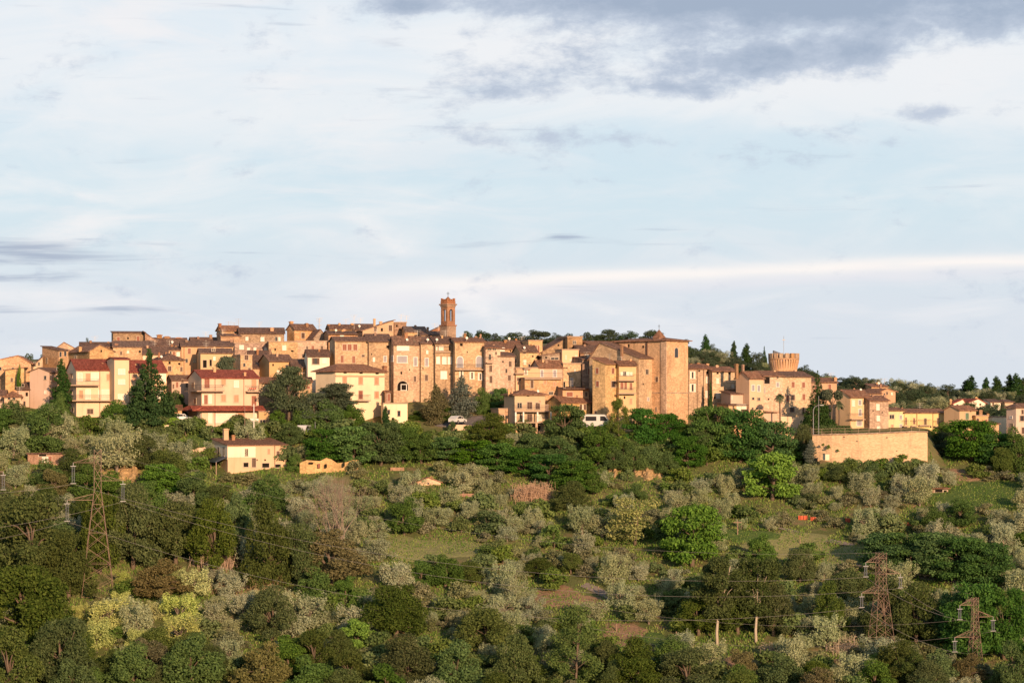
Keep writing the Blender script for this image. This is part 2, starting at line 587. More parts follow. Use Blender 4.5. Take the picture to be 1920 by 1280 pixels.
def ground_z(X, Y):
    X, Y = np.broadcast_arrays(np.asarray(X, float), np.asarray(Y, float))
    Ym = np.clip(Y, 300, 570)
    px = np.clip(960 + X / np.maximum(Ym, 300) * F, GPX[0], GPX[-1])
    i = np.clip(np.searchsorted(GPX, px, side='right') - 1, 0, len(GPX) - 2)
    g = np.array(GPX, float)
    tx = (px - g[i]) / (g[i + 1] - g[i])
    j = np.clip(np.searchsorted(GY, Ym, side='right') - 1, 0, len(GY) - 2)
    gy = np.array(GY, float)
    ty = (Ym - gy[j]) / (gy[j + 1] - gy[j])
    py = (GTAB[i, j] * (1 - tx) + GTAB[i + 1, j] * tx) * (1 - ty) + (GTAB[i, j + 1] * (1 - tx) + GTAB[i + 1, j + 1] * tx) * ty
    z = CZ + (HY - py) / F * Ym
    z = np.where(Y < 300, np.interp(Y, NEARY, NEARZ), z)
    fall = np.interp(Y, FARY, [0, -9, -45, -70, -90])
    z = z + np.where(Y > 570, fall, 0)
    z = z + 0.35 * np.sin(X * 0.21 + Y * 0.13) * np.cos(X * 0.11 - Y * 0.27) * np.clip((Y - 280) / 40, 0, 1) * np.clip((432 - Y) / 20, 0, 1)
    return z


def gz(x, y): return float(ground_z(x, y))


def pt(px, py, Y):
    """the point at depth Y that the eye sees at a picture position"""
    return Vector(((px - 960) / F * Y, Y, CZ + (HY - py) / F * Y))


def proj(x, y, z): return 960 + x / y * F, HY - (z - CZ) / y * F


YS = np.arange(300, 560, 0.25)


def on_ground(px, py):
    """nearest ground point seen at a picture position"""
    xs = (px - 960) / F * YS
    zs = ground_z(xs, YS)
    pys = HY - (zs - CZ) / YS * F
    k = np.argmax(pys <= py) if (pys <= py).any() else len(YS) - 1
    return Vector((float(xs[k]), float(YS[k]), float(zs[k])))


xs = np.concatenate([[-3500, -2000, -1000, -600, -400, -280], np.arange(-200, 200.1, 2.5), [280, 400, 600, 1000, 2000, 3500]])
ys = np.concatenate([[-900, -400, -150, -60, 0, 30, 60, 90, 120, 160, 200, 240, 270], np.arange(285, 600, 2.0), [620, 660, 720, 800, 1000, 1200, 1700, 2500, 4000, 6500]])
gx, gyy = np.meshgrid(xs, ys)
zz = ground_z(gx, gyy)
V3 = np.stack([gx.ravel(), gyy.ravel(), zz.ravel()], 1)
nx, ny = len(xs), len(ys)
ii = (np.arange(ny - 1)[:, None] * nx + np.arange(nx - 1)[None, :]).ravel()
faces = np.stack([ii, ii + 1, ii + nx + 1, ii + nx], 1)
me = bpy.data.meshes.new('ground')
me.from_pydata(V3.tolist(), [], faces.tolist())
me.polygons.foreach_set('use_smooth', [True] * len(me.polygons))
m_, n, b = new_mat('hillside_earth', 0.95, 0.1)
o_ = n.n('ShaderNodeTexCoord').outputs['Object']
a = n.noise(o_, 0.06, 5.0, 0.6, 0.4)
c = n.noise(o_, 0.5, 6.0, 0.65)
d_ = n.noise(o_, 3.0, 4.0, 0.6)
col = n.mix(n.step(a, 0.40, 0.60), (0.115, 0.135, 0.045), (0.20, 0.185, 0.085))
col = n.mix(n.mul(n.step(c, 0.52, 0.66), 0.75), col, (0.25, 0.165, 0.10))
col = n.mix(n.mul(n.step(c, 0.46, 0.36), 0.7), col, (0.085, 0.12, 0.032))
col = n.mix(n.mul(d_, 0.4), col, (0.07, 0.08, 0.03))
n.put(b.inputs['Base Color'], col)
bump(n, b, n.add(c, d_), 0.6, 0.3)
me.materials.append(m_)
ground = link('ground', me)
tag(ground, 'green and bare earth hillside rising from the valley to the town', 'hillside', kind='structure')

# ------------------------------------------------------------------ houses
def solve(A, d, px):
    """distance from A along ground direction d at which the picture column is px"""
    k = (px - 960) / F
    return (k * A.y - A.x) / (d.x - k * d.y)


SHUT = {'r': 'redshut', 'b': 'brownshut', 'g': 'greyshut', 'p': 'pinkshut', 'w': 'bright', 'd': 'glass', 'n': 'greenshut', 'y': 'paleshut'}


def arch_poly(x0, x1, z0, z1, k=8):
    r = (x1 - x0) / 2
    zc = z1 - r
    pts = [(x0, z0), (x1, z0)]
    for i in range(k + 1):
        t = math.pi * i / k
        pts.append(((x0 + x1) / 2 + r * math.cos(t), zc + r * math.sin(t)))
    return pts


def window(root, x0, x1, z0, z1, style, place):
    """place(mb) moves a mesh built on the plane y=0 (outwards is -y) onto its wall"""
    arch = style[0] == 'A'
    s = style[1:] if arch else style
    if s == 'v':
        return place(MB().box(x0, x1, -0.015, 0.1, z0, z1), 'vent', MAT['dark'], root)
    t = min(0.12, (x1 - x0) * 0.16)
    fr = MB()
    fm = MAT['whiteframe'] if s in 'wgoy' else MAT['frame']
    if s == 'L':        # open loggia
        fm = MAT['frame']
    if arch:
        fr.prism([(p, q) for p, q in arch_poly(x0 - t, x1 + t, z0, z1 + t)], 'y', -0.035, 0.05)
    else:
        fr.box(x0 - t, x1 + t, -0.07, 0.03, z1, z1 + t)
        fr.box(x0 - t * 1.4, x1 + t * 1.4, -0.14, 0.03, z0 - t, z0)
        fr.box(x0 - t, x0, -0.07, 0.03, z0, z1)
        fr.box(x1, x1 + t, -0.07, 0.03, z0, z1)
    w = place(fr, 'window', fm, root)
    if arch:
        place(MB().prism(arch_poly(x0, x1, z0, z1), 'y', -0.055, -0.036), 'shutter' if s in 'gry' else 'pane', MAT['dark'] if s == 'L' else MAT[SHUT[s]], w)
    elif s in 'ok':     # open leaves beside a dark pane
        wd = (x1 - x0) * 0.30
        place(MB().box(x0 + wd, x1 - wd, -0.02, 0.02, z0, z1), 'pane', MAT['glass'], w)
        for a0, a1 in ((x0, x0 + wd), (x1 - wd, x1)):
            place(MB().box(a0, a1, -0.065, 0.02, z0, z1), 'shutter', MAT['paleshut' if s == 'o' else 'brownshut'], w)
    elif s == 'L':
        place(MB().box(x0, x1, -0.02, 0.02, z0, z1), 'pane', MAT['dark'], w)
    elif s in 'dw':
        place(MB().box(x0, x1, -0.03, 0.02, z0, z1), 'pane', MAT[SHUT[s]], w)
        xm = (x0 + x1) / 2
        if x1 - x0 > 0.5:
            place(MB().box(xm - 0.035, xm + 0.035, -0.05, -0.031, z0, z1), 'mullion', fm, w)
    else:
        mb = MB()
        xm = (x0 + x1) / 2
        for a0, a1 in ((x0, xm - 0.02), (xm + 0.02, x1)):
            mb.box(a0, a1, -0.05, 0.02, z0, z1)
        place(mb, 'shutter', MAT[SHUT[s]], w)
    return w


class House:
    """one building: its front wall runs between two picture columns at a real distance, its walls go down to the hillside"""
    def __init__(self, label, x0, x1, eave, ridge, Y, yaw=12, d=9.0, roof='gx', wall='stone', tile='tile', name=None, cat='house',
                 pl=None, pr=None, rf=0.5, over=0.4, base=None, win='', chim='', ant='', balc='', pipe='', group=None, wallbits=''):
        ps = R(yaw)
        A = pt(x0, eave, Y)
        U_ = Vector((math.cos(ps), math.sin(ps), 0))
        V_ = Vector((-math.sin(ps), math.cos(ps), 0))
        w = solve(A, U_, x1)
        if pl is not None:
            d = abs(solve(A, V_, pl))
        if pr is not None:
            d = abs(solve(A + U_ * w, V_, pr))
        d = max(2.5, min(d, 26))
        corners = [A, A + U_ * w, A + U_ * w + V_ * d, A + V_ * d]
        zb = min(gz(c.x, c.y) for c in corners) - 0.6
        if base is not None:
            zb = min(zb, CZ + (HY - base) / F * Y)
        h = A.z - zb
        if name is None:
            name = {'stone': 'stone_house', 'stone2': 'stone_house', 'stone3': 'stone_house', 'stone4': 'stone_house', 'brick': 'brick_house'}.get(wall, 'plaster_house')
        self.A, self.U, self.V, self.w, self.d, self.h, self.zb, self.ps, self.Y = A, U_, V_, w, d, h, zb, ps, Y
        self.root = root = empty(name, (A.x, A.y, zb), ps)
        tag(root, label, cat, group)
        yr = d * rf
        zrp = CZ + (HY - ridge) / F * (Y + (yr if roof in ('gx', 'hip') else d if roof == 'mb' else 0) * math.cos(ps))
        hr = max(zrp - zb, h + 0.05) if roof != 'mf' else h
        self.hr = hr
        g = 0.22
        th = 0.16
        o = over
        wb, rb = MB(), MB()
        if roof == 'gx':
            wb.prism([(0, 0), (d, 0), (d, h), (yr, hr), (0, h)], 'x', 0, w)
            s1, s2 = (hr - h) / yr, (hr - h) / max(d - yr, .1)
            z0, z1 = h - o * s1, h - o * s2
            rb.prism([(-o, z0 + .02), (yr, hr + .02), (d + o, z1 + .02), (d + o, z1 + th), (yr, hr + th), (-o, z0 + th)], 'x', -g, w + g)
        elif roof == 'gy':
            xr = w * rf
            wb.prism([(0, 0), (w, 0), (w, h), (xr, hr), (0, h)], 'y', 0, d)
            s1, s2 = (hr - h) / xr, (hr - h) / max(w - xr, .1)
            z0, z1 = h - o * s1, h - o * s2
            rb.prism([(-o, z0 + .02), (xr, hr + .02), (w + o, z1 + .02), (w + o, z1 + th), (xr, hr + th), (-o, z0 + th)], 'y', -g, d + g)
        elif roof in ('ml', 'mr'):     # single pitch, low on the left / right
            a, c = (h, hr) if roof == 'ml' else (hr, h)
            wb.prism([(0, 0), (w, 0), (w, c), (0, a)], 'y', 0, d)
            s = (c - a) / w
            rb.prism([(-o, a - o * s + .02), (w + o, c + o * s + .02), (w + o, c + o * s + th), (-o, a - o * s + th)], 'y', -g, d + g)
        elif roof == 'mb':             # single pitch rising to the back
            wb.prism([(0, 0), (d, 0), (d, hr), (0, h)], 'x', 0, w)
            s = (hr - h) / d
            rb.prism([(-o, h - o * s + .02), (d + o, hr + o * s + .02), (d + o, hr + o * s + th), (-o, h - o * s + th)], 'x', -g, w + g)
        elif roof == 'hip':
            wb.box(0, w, 0, d, 0, h)
            i = min(d, w) * 0.45
            z = h + .02
            vs = [(-o, -o, z), (w + o, -o, z), (w + o, d + o, z), (-o, d + o, z)]
            e = [(x, y, z + th) for x, y, _ in vs]
            if w >= d:
                r1, r2 = (i, d / 2, hr + th), (w - i, d / 2, hr + th)
                rb.quad(e[0], e[1], r2, r1); rb.quad(e[1], e[2], r2); rb.quad(e[2], e[3], r1, r2); rb.quad(e[3], e[0], r1)
            else:
                r1, r2 = (w / 2, i, hr + th), (w / 2, d - i, hr + th)
                rb.quad(e[0], e[1], r1); rb.quad(e[1], e[2], r2, r1); rb.quad(e[2], e[3], r2); rb.quad(e[3], e[0], r1, r2)
            rb.quad(*vs)
            for k in range(4):
                rb.quad(vs[k], vs[(k + 1) % 4], e[(k + 1) % 4], e[k])
        else:                          # flat with a low parapet
            wb.box(0, w, 0, d, 0, h)
            rb.box(-.12, w + .12, -.12, d + .12, h + .02, h + .2)
        self.wall = wb.build('wall', MAT[wall], root)
        if roof == 'flat':
            self.roof = rb.build('coping', MAT['slab'], root)
        else:
            self.roof = rb.build('roof', tilemat(tile, 'y' if roof == 'gy' else 'y' if roof in ('ml', 'mr') else 'x'), root)
        for s in filter(None, (q.strip() for q in win.split(';'))):
            p = s.split()
            self.win(p[0], *map(float, p[1:5]), p[5] if len(p) > 5 else 'F')
        for s in filter(None, (q.strip() for q in chim.split(';'))):
            p = [float(q) for q in s.split()]
            self.chimney(*p)
        rr = random.Random(int(x0 * 7 + x1 * 3))
        if roof in ('gx', 'mb', 'hip') and name in ('stone_house', 'plaster_house', 'brick_house') and w > 2.5:
            for _ in range((0 if chim else 1) + (rr.random() < .45)):
                self.chimney(rr.uniform(x0 + 4, x1 - 4), min(ridge, eave) - rr.uniform(1.5, 4.5), rr.uniform(2.8, 4.4), rr.uniform(.3, .6))
            if rr.random() < .22:
                self.dish(rr.uniform(x0 + 3, x1 - 3))
            if rr.random() < .35:
                self.antenna(rr.uniform(x0 + 2, x1 - 2), ridge - rr.uniform(8, 13))
        have = [[float(v) for v in q.split()[1:3]] for q in win.split(';') if q.strip()]
        if name in ('stone_house', 'plaster_house') and len(have) <= 4 and x1 - x0 > 20:
            for _ in range(6 - len(have)):
                qx, qy = rr.uniform(x0 + 4, x1 - 4), eave + rr.choice((10, 12, 13, 27, 29))
                if all(abs(qx - a) > 8 or abs(qy - b) > 12 for a, b in have):
                    have.append([qx, qy])
                    self.win(rr.choice('bbdrkv'), qx, qy, rr.uniform(3.4, 5), rr.uniform(6, 9))
        for s in filter(None, (q.strip() for q in ant.split(';'))):
            self.antenna(*[float(q) for q in s.split()])
        for s in filter(None, (q.strip() for q in balc.split(';'))):
            p = s.split()
            self.balcony(*[float(q) for q in p[:4]])
        for s in filter(None, (q.strip() for q in pipe.split(';'))):
            p = s.split()
            self.drainpipe(float(p[0]), *[float(q) for q in p[1:3]])

    # positions on the walls -------------------------------------------------
    def xs(self, px, off=0.0):
        return solve(self.A - self.V * off, self.U, px)

    def zs(self, px, py, off=0.0):
        t = self.xs(px, off)
        Yh = self.A.y + t * self.U.y - off * self.V.y
        return CZ + (HY - py) / F * Yh - self.zb

    def win(self, style, px, py, w, h, face='F'):
        if style == 'w' and w < 10 and self.root.name.startswith(('stone', 'plaster', 'brick')):
            w, h = w * .8, h * .85
        if face == 'F':
            x0, x1 = self.xs(px - w / 2), self.xs(px + w / 2)
            if x1 < 0.1 or x0 > self.w - 0.1:
                return
            x0, x1 = max(x0, 0.15), min(x1, self.w - 0.15)
            z0, z1 = self.zs(px, py + h / 2), self.zs(px, py - h / 2)
            place = lambda mb, nm, mat, par: mb.build(nm, mat, par)
        else:
            org = self.A if face == 'L' else self.A + self.U * self.w
            a, c = sorted((solve(org, self.V, px - w / 2), solve(org, self.V, px + w / 2)))
            if c < 0.1 or a > self.d - 0.1:
                return
            a, c = max(a, 0.15), min(c, self.d - 0.15)
            Yh = org.y + self.V.y * (a + c) / 2
            z0, z1 = CZ + (HY - py - h / 2) / F * Yh - self.zb, CZ + (HY - py + h / 2) / F * Yh - self.zb
            W = self.w
            if face == 'L':
                x0, x1 = -c, -a
                tr = lambda p: (p[1], -p[0], p[2])
            else:
                x0, x1 = a, c
                tr = lambda p: (W - p[1], p[0], p[2])
            def place(mb, nm, mat, par):
                mb.v = [tr(p) for p in mb.v]
                return mb.build(nm, mat, par)
        if z1 < 0.4:
            return
        return window(self.root, x0, x1, z0, z1, style, place)

    def chimney(self, px, top, w=5.0, frac=0.4):
        Yc = self.Y + self.d * frac * math.cos(self.ps)
        x = solve(self.A + self.V * self.d * frac, self.U, px)
        hw = w / F * Yc / 2
        zt = CZ + (HY - top) / F * Yc - self.zb
        y = self.d * frac
        z0 = self.h - 0.1
        mb = MB().box(x - hw, x + hw, y - hw, y + hw, z0, zt - 0.22)
        mb.box(x - hw * 1.35, x + hw * 1.35, y - hw * 1.35, y + hw * 1.35, zt - 0.22, zt - 0.1)
        mb.box(x - hw * 0.8, x + hw * 0.8, y - hw * 0.8, y + hw * 0.8, zt - 0.1, zt)
        return mb.build('chimney', MAT['brick'] if int(px) % 3 else MAT['orange'], self.roof)

    def antenna(self, px, top, frac=0.5):
        Yc = self.Y + self.d * frac * math.cos(self.ps)
        x = solve(self.A + self.V * self.d * frac, self.U, px)
        zt = CZ + (HY - top) / F * Yc - self.zb
        y = self.d * frac
        mb = MB().tube((x, y, self.h), (x, y, zt), 0.035, n=4)
        for k, l in ((0.1, .75), (0.45, .6), (0.8, .45), (1.5, .55)):
            mb.tube((x - l, y, zt - k), (x + l, y, zt - k + 0.1), 0.022, n=4)
        return mb.build('antenna', MAT['wire'], self.roof)

    def dish(self, px):
        x = self.xs(px)
        z = self.h + .75
        a = Vector((.25, -1, .35)).normalized()
        c = Vector((x, .35, z))
        mb = MB().tube((x, .4, self.h - .1), (x, .4, z), .03, n=4)
        mb.tube(c, c + a * .1, .08, .26, 10).tube(c + a * .1, c + a * .45, .015, n=3)
        return mb.build('satellite_dish', MAT['whiteframe'], self.roof)

    def balcony(self, px0, px1, py, dep=1.2):
        x0, x1 = self.xs(px0, dep), self.xs(px1, dep)
        z = self.zs((px0 + px1) / 2, py, dep)
        sl = MB().box(x0, x1, -dep, -0.01, z - 0.2, z).build('balcony', MAT['slab'], self.root)
        rl = MB()
        rl.tube((x0, -dep + .05, z + 1), (x1, -dep + .05, z + 1), 0.035, n=4)
        for xx in (x0 + .03, x1 - .03):
            rl.tube((xx, -dep + .05, z + 1), (xx, 0, z + 1), 0.035, n=4)
        k = max(2, int((x1 - x0) / 0.22))
        for i in range(k + 1):
            xx = x0 + (x1 - x0) * i / k
            rl.tube((xx, -dep + .05, z), (xx, -dep + .05, z + 1), 0.016, n=3)
        rl.build('railing', MAT['iron'], sl)
        return sl

    def drainpipe(self, px, py0=None, py1=None):
        x = self.xs(px)
        z1 = self.h - 0.1 if py0 is None else self.zs(px, py0)
        z0 = 0 if py1 is None else self.zs(px, py1)
        return MB().tube((x, -0.09, z0), (x, -0.09, z1), 0.045, n=6).build('drainpipe', MAT['brownshut'], self.root)

    def band(self, px0, px1, py0, py1, mat, prou=0.06, name='cornice'):
        x0, x1 = self.xs(px0), self.xs(px1)
        z0, z1 = self.zs(px0, py1), self.zs(px0, py0)
        return MB().box(x0, x1, -prou, 0.05, z0, z1).build(name, mat if not isinstance(mat, str) else MAT[mat], self.root)


H = House
# ---- far left cluster, back to front
H('orange gabled stone house at the far left end of the town', -30, 58, 681, 667, 458, 6, 10, 'gy', 'stone3', 'tilew', rf=.72, win='d 12 697 5 8; d 47 693 4 8', chim='20 668 5')
H('tan house with a cable-strung wall below the far left gabled house', 10, 45, 694, 690, 452, 8, 7, 'ml', 'stone3', 'tile', win='b 22 712 4 7; d 36 708 4 6')
H('narrow tan house between the leftmost gable and the stepped stone houses', 58, 80, 690, 670, 464, 14, 8, 'ml', 'stone3', 'tile', win='d 65 683 4 7; d 73 682 3 6')
H('stone house with two dark windows on its narrow end under a long rising eave', 110, 128, 657, 650, 466, 40, 9, 'mb', 'stone', 'tile', pl=79, win='d 113 664 4 9; d 122 663 4 9; d 88 676 3 10 L')
H('orange gabled house on the skyline above the left stepped houses', 101, 146, 656, 642, 480, 10, 9, 'gy', 'stone', 'tile', rf=.42)
H('long brown stone house below the skyline gable with a lit end gable', 168, 213, 658, 647, 470, 30, 9, 'gy', 'stone', 'tile', pl=129, rf=.42, win='d 142 670 4 7 L; v 190 658 3 4', chim='150 650 5')
H('low tan house with a long flat roof left of the tall skyline block', 150, 214, 650, 642, 482, 10, 8, 'gx', 'stone3', 'tile', chim='170 638 4; 203 640 4', ant='178 630')
H('tall flat-topped block with two dark red windows on the left skyline', 212, 272, 624, 622, 488, 12, 7, 'mb', 'stone4', 'tile', cat='building', name='stone_block', win='r 222 636 5 9; r 259 635 5 9; v 240 634 3 4')
H('sloping stone annex falling to the right of the tall flat-topped block', 272, 307, 649, 624, 487.5, 12, 8, 'mr', 'stone4', 'tile', win='w 294 649 3 5')
H('tan house with a broad grey roof under the tall flat-topped block', 212, 288, 650, 640, 480, 10, 8, 'gx', 'stone3', 'tileg', win='w 240 660 4 5; v 262 659 4 4', chim='218 644 6 .1')
H('pale house with small roof left of the big conifer and behind the red-roofed block', 268, 314, 664, 650, 466, 8, 9, 'gx', 'cream', 'tile', win='w 269 672 5 8; d 300 674 4 6; w 285 675 5 6', chim='274 652 4')
H('brown-roofed house with two small caps on the skyline right of the tall block', 290, 352, 648, 634, 486, 12, 9, 'gx', 'stone', 'tile', chim='299 627 9 .5; 313 630 10 .5; 335 632 10 .5; 345 634 8 .5', win='w 318 653 4 6; r 332 653 4 6')
H('small house with lit white window under the skyline caps', 315, 341, 656, 650, 474, 10, 7, 'gx', 'stone', 'tile', win='r 326 663 4 8; w 334 664 6 8; d 320 662 3 7')
H('long orange house with four dark red shutters below the left skyline', 340, 437, 649, 640, 474, 10, 8, 'gx', 'orange', 'tile', win='r 355 658 5 10; r 374 657 5 9; r 394 656 5 8; r 417 656 5 8; d 350 676 4 7; d 365 676 4 7', chim='350 637 5; 434 636 5', pipe='345')
H('low orange house with slanted left gable on the skyline', 361, 418, 645, 633, 496, 14, 8, 'gx', 'stone', 'tile', chim='395 627 5; 386 638 4', ant='386 622', win='w 386 641 4 5')
H('tall house with a red roof and orange upper wall on the left skyline', 416, 450, 619, 611, 500, 26, 9, 'gx', 'stone', 'tilew', pl=406, win='d 441 623 4 5', chim='412 606 5', ant='447 597; 439 604')
H('orange stone house below the red-topped skyline house', 414, 452, 630, 627, 492, 14, 6, 'mb', 'stone', 'tile', win='v 436 639 4 4')
H('long brown stone house with grey-brown roof on the left skyline', 449, 533, 625, 615, 497, 8, 8, 'gx', 'stone4', 'tile', win='w 463 635 5 7; w 492 636 7 8; d 518 636 4 9; w 524 636 4 9', chim='510 614 6 .2; 525 615 4 .5', pipe='488')
H('low terrace building with four bright skylit openings under the long skyline house', 440, 503, 644, 641, 484, 8, 5, 'flat', 'stone2', win='w 453 651 8 8; w 466 654 5 4; w 478 654 5 5; w 498 655 5 6')
H('square windowed stone block between the skyline houses and the town roofs', 504, 558, 641, 640, 480, 8, 6, 'flat', 'stone', win='w 533 652 7 9; v 548 658 5 3; v 516 655 3 4', cat='building', name='stone_block')
H('skyline house with two chimneys and one dark window', 552, 592, 617, 608, 500, 34, 9, 'gx', 'stone3', 'tile', pl=538, win='b 568 629 6 10', chim='546 602 6 .6; 575 605 5 .25', ant='598 596')
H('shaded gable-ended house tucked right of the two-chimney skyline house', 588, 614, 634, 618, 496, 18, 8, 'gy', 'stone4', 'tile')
H('plain orange stone wall house under the two-chimney skyline house', 557, 613, 640, 638, 486, 8, 6, 'flat', 'stone')
# ---- middle left town roofs
H('yellow house with shadowed openings behind the round cedar', 376, 436, 662, 654, 466, 12, 8, 'gx', 'ochre', 'tile', win='d 400 656 6 4; L 384 682 7 14; w 402 672 4 8; L 395 680 4 12; d 428 674 5 8', chim='402 650 4; 423 655 5')
H('stone house with a brown hipped roof left of the red-roofed three-storey block', 300, 344, 676, 664, 458, 20, 11, 'hip', 'stone3', 'tile', pr=362, win='b 318 691 6 9; v 318 680 4 5; v 336 682 4 4; b 340 692 4 8', chim='298 660 3')
H('pink house with a long roof dropping left beside the dark round tree', 322, 358, 712, 704, 450, 24, 9, 'gx', 'pink', 'tile', pl=313, win='r 332 721 4 10; b 342 714 4 6; d 350 722 4 8; b 325 724 3 8')
H('narrow tan house with one brown window right of the round cedar', 451, 473, 666, 663, 460, 18, 8, 'flat', 'stone3', win='b 462 670 7 9; d 458 684 4 6', pl=434)
H('house under a broad brown roof in the middle of the left town', 472, 514, 690, 658, 466, 10, 13, 'gx', 'stone3', 'tile', rf=.8)
H('orange house with a shaded left gable above the grey cedar', 505, 549, 677, 665, 460, 22, 9, 'gx', 'orange', 'tile', pl=486, win='w 523 699 8 9; v 512 684 3 4; d 538 687 4 6', chim='530 667 4')
H('low house with wide purple-brown roof left of the cream hip-roofed house', 549, 602, 689, 674, 458, 12, 10, 'gx', 'stone', 'tile', win='b 583 704 6 9; p 565 703 5 8; d 594 703 4 7')
H('small white house with dark shutters below the tall red-shuttered facade', 577, 618, 668, 656, 455, 10, 7, 'gx', 'white', 'tile', win='k 592 677 13 11; d 622 677 9 8; w 608 676 8 10', ant='572 650')
H('low orange house with a red roof right of the red-roofed three-storey block', 486, 526, 718, 708, 450, 14, 8, 'gx', 'stone3', 'tilew', win='r 511 726 9 6; w 499 724 4 5', chim='503 709 4')
H('small orange house peeping from between the dark cedars', 524, 585, 716, 708, 446, 10, 6, 'gx', 'stone', 'tilew', win='w 541 724 6 7; r 578 726 6 5')
H('little orange shed with a red tiled roof between the two modern blocks', 310, 341, 768, 760, 442, 10, 5, 'gx', 'orange', 'tilew', name='shed', cat='shed', win='w 318 775 4 4')
H('brown-roofed house on the left margin below the gabled stone houses', -20, 10, 742, 732, 446, 8, 7, 'gx', 'pink', 'tile')
H('low orange house with a red-brown roof at the left margin', 8, 40, 745, 734, 444, 12, 7, 'hip', 'stone3', 'tilew', win='d 17 747 5 3; d 26 747 5 3')
H('pale house with an overhanging dark roof left of the pink end wall', 33, 57, 729, 717, 449, 12, 8, 'gx', 'pink', 'tile', win='L 43 722 4 5', over=.7)
# ---- skyline middle
H('orange skyline house with a brown roof above the red-shuttered facade', 618, 660, 616, 609, 500, 16, 8, 'gx', 'stone', 'tile', pl=612, chim='616 608 4', ant='599 596; 664 590', win='v 645 620 3 3')
H('lower orange house with a second brown roof under the skyline', 616, 668, 626, 621, 490, 12, 8, 'gx', 'stone', 'tile', win='w 641 631 7 4; w 628 634 4 6', over=.7)
H('low brown-roofed house on the skyline centre', 663, 704, 618, 608, 504, 10, 7, 'gx', 'stone2', 'tile', chim='660 606 5', ant='676 596')
H('slant-roofed orange house with two dark windows on the centre skyline', 680, 738, 620, 601, 494, 12, 9, 'ml', 'orange', 'tile', win='b 704 617 5 9; b 732 615 6 11; v 716 618 4 6', chim='702 597 4 .3; 714 602 5 .1')
H('square brown stone house on the centre skyline right of the slant roof', 739, 762, 605, 604, 496, 12, 7, 'flat', 'stone2', win='v 750 617 3 4; v 744 611 3 4', ant='752 589; 762 591')
H('tan house with a low grey roof left of the bell tower', 761, 800, 622, 613, 490, 10, 8, 'gx', 'stone3', 'tileg', chim='794 615 4')
H('low orange house in front of the bell tower', 790, 828, 628, 622, 484, 6, 7, 'gx', 'stone', 'tile', chim='802 613 4')
H('slant-roofed brick nave leaning against the bell tower', 798, 828, 626, 612, 492, 8, 9, 'ml', 'brick', 'tile', cat='church', name='church_nave', ant='815 606')
# ---- front left: modern blocks
H('pink and cream house with a blank end wall left of the dark slim cypress', 92, 118, 697, 690, 447, 64, 10, 'gx', 'pink', 'tile', pl=56, rf=.5,
  win='d 85 708 4 7 L; w 85 735 4 7 L; p 100 712 6 10; p 100 730 6 10', pipe='93', chim='84 691 4 .5', over=.6)
b9 = H('three-storey cream block with a bright red roof and two long balconies', 143, 214, 693, 674, 444, 22, 9, 'gx', 'cream', 'tiler', pl=125, cat='apartment block', name='apartment_block',
       win='y 150 707 7 14; p 165 707 7 13; w 178 706 12 13; p 204 707 7 11; w 165 739 8 17; w 199 741 15 20; p 152 739 6 14; b 169 771 11 9; d 134 704 4 8 L; d 134 735 4 7 L; b 137 768 3 6 L; w 186 738 3 14',
       balc='130 187 721 1.4; 130 213 750 1.4', pipe='187; 213', chim='192 680 4 .3')
H('cream stair tower with three bright windows between the wings of the red-roofed block', 214.5, 242, 674, 671, 442.5, 22, 6, 'gx', 'cream', 'tiler', cat='tower', name='stair_tower',
  win='w 228 697 11 9; w 228 716 11 8; w 228 744 12 9', over=.3)
H('right wing of the red-roofed cream block behind the big conifer', 243, 312, 697, 676, 443.5, 22, 9, 'gx', 'cream', 'tiler', cat='apartment block', name='apartment_block',
  win='p 252 709 8 12; w 305 708 10 17; p 252 739 7 13; w 300 740 9 14; p 280 709 7 12', chim='255 682 4 .3')
b12 = H('three-storey cream block with a dark red roof, balconies and red porch roof', 378, 485, 708, 694, 437, 24, 10, 'gx', 'cream', 'tiler', pl=353, cat='apartment block', name='apartment_block',
        win='r 388 718 9 18; p 419 716 8 11; w 443 720 7 11; p 476 718 8 14; r 386 749 6 17; w 394 748 5 16; w 380 748 4 16; p 419 746 8 12; p 443 747 8 13; r 476 751 8 18; w 394 783 6 18; w 425 784 40 15; p 450 780 13 16; w 485 777 12 9; w 374 777 5 14 L; p 362 722 5 9 L; r 366 752 4 10 L',
        balc='374 421 732 1.3; 464 492 733 1.3', pipe='403; 457', chim='402 688 5 .35; 459 697 4 .1')
# red porch roof and white lower balcony of that block
_w = b12.w
zp = b12.zs(430, 770)
MB().prism([(-1.6, zp), (0.0, zp + .75), (0.0, zp + .95), (-1.6, zp + .2)], 'x', -2.2, _w + .8).build('porch_roof', tilemat('tiler', 'x'), b12.root)
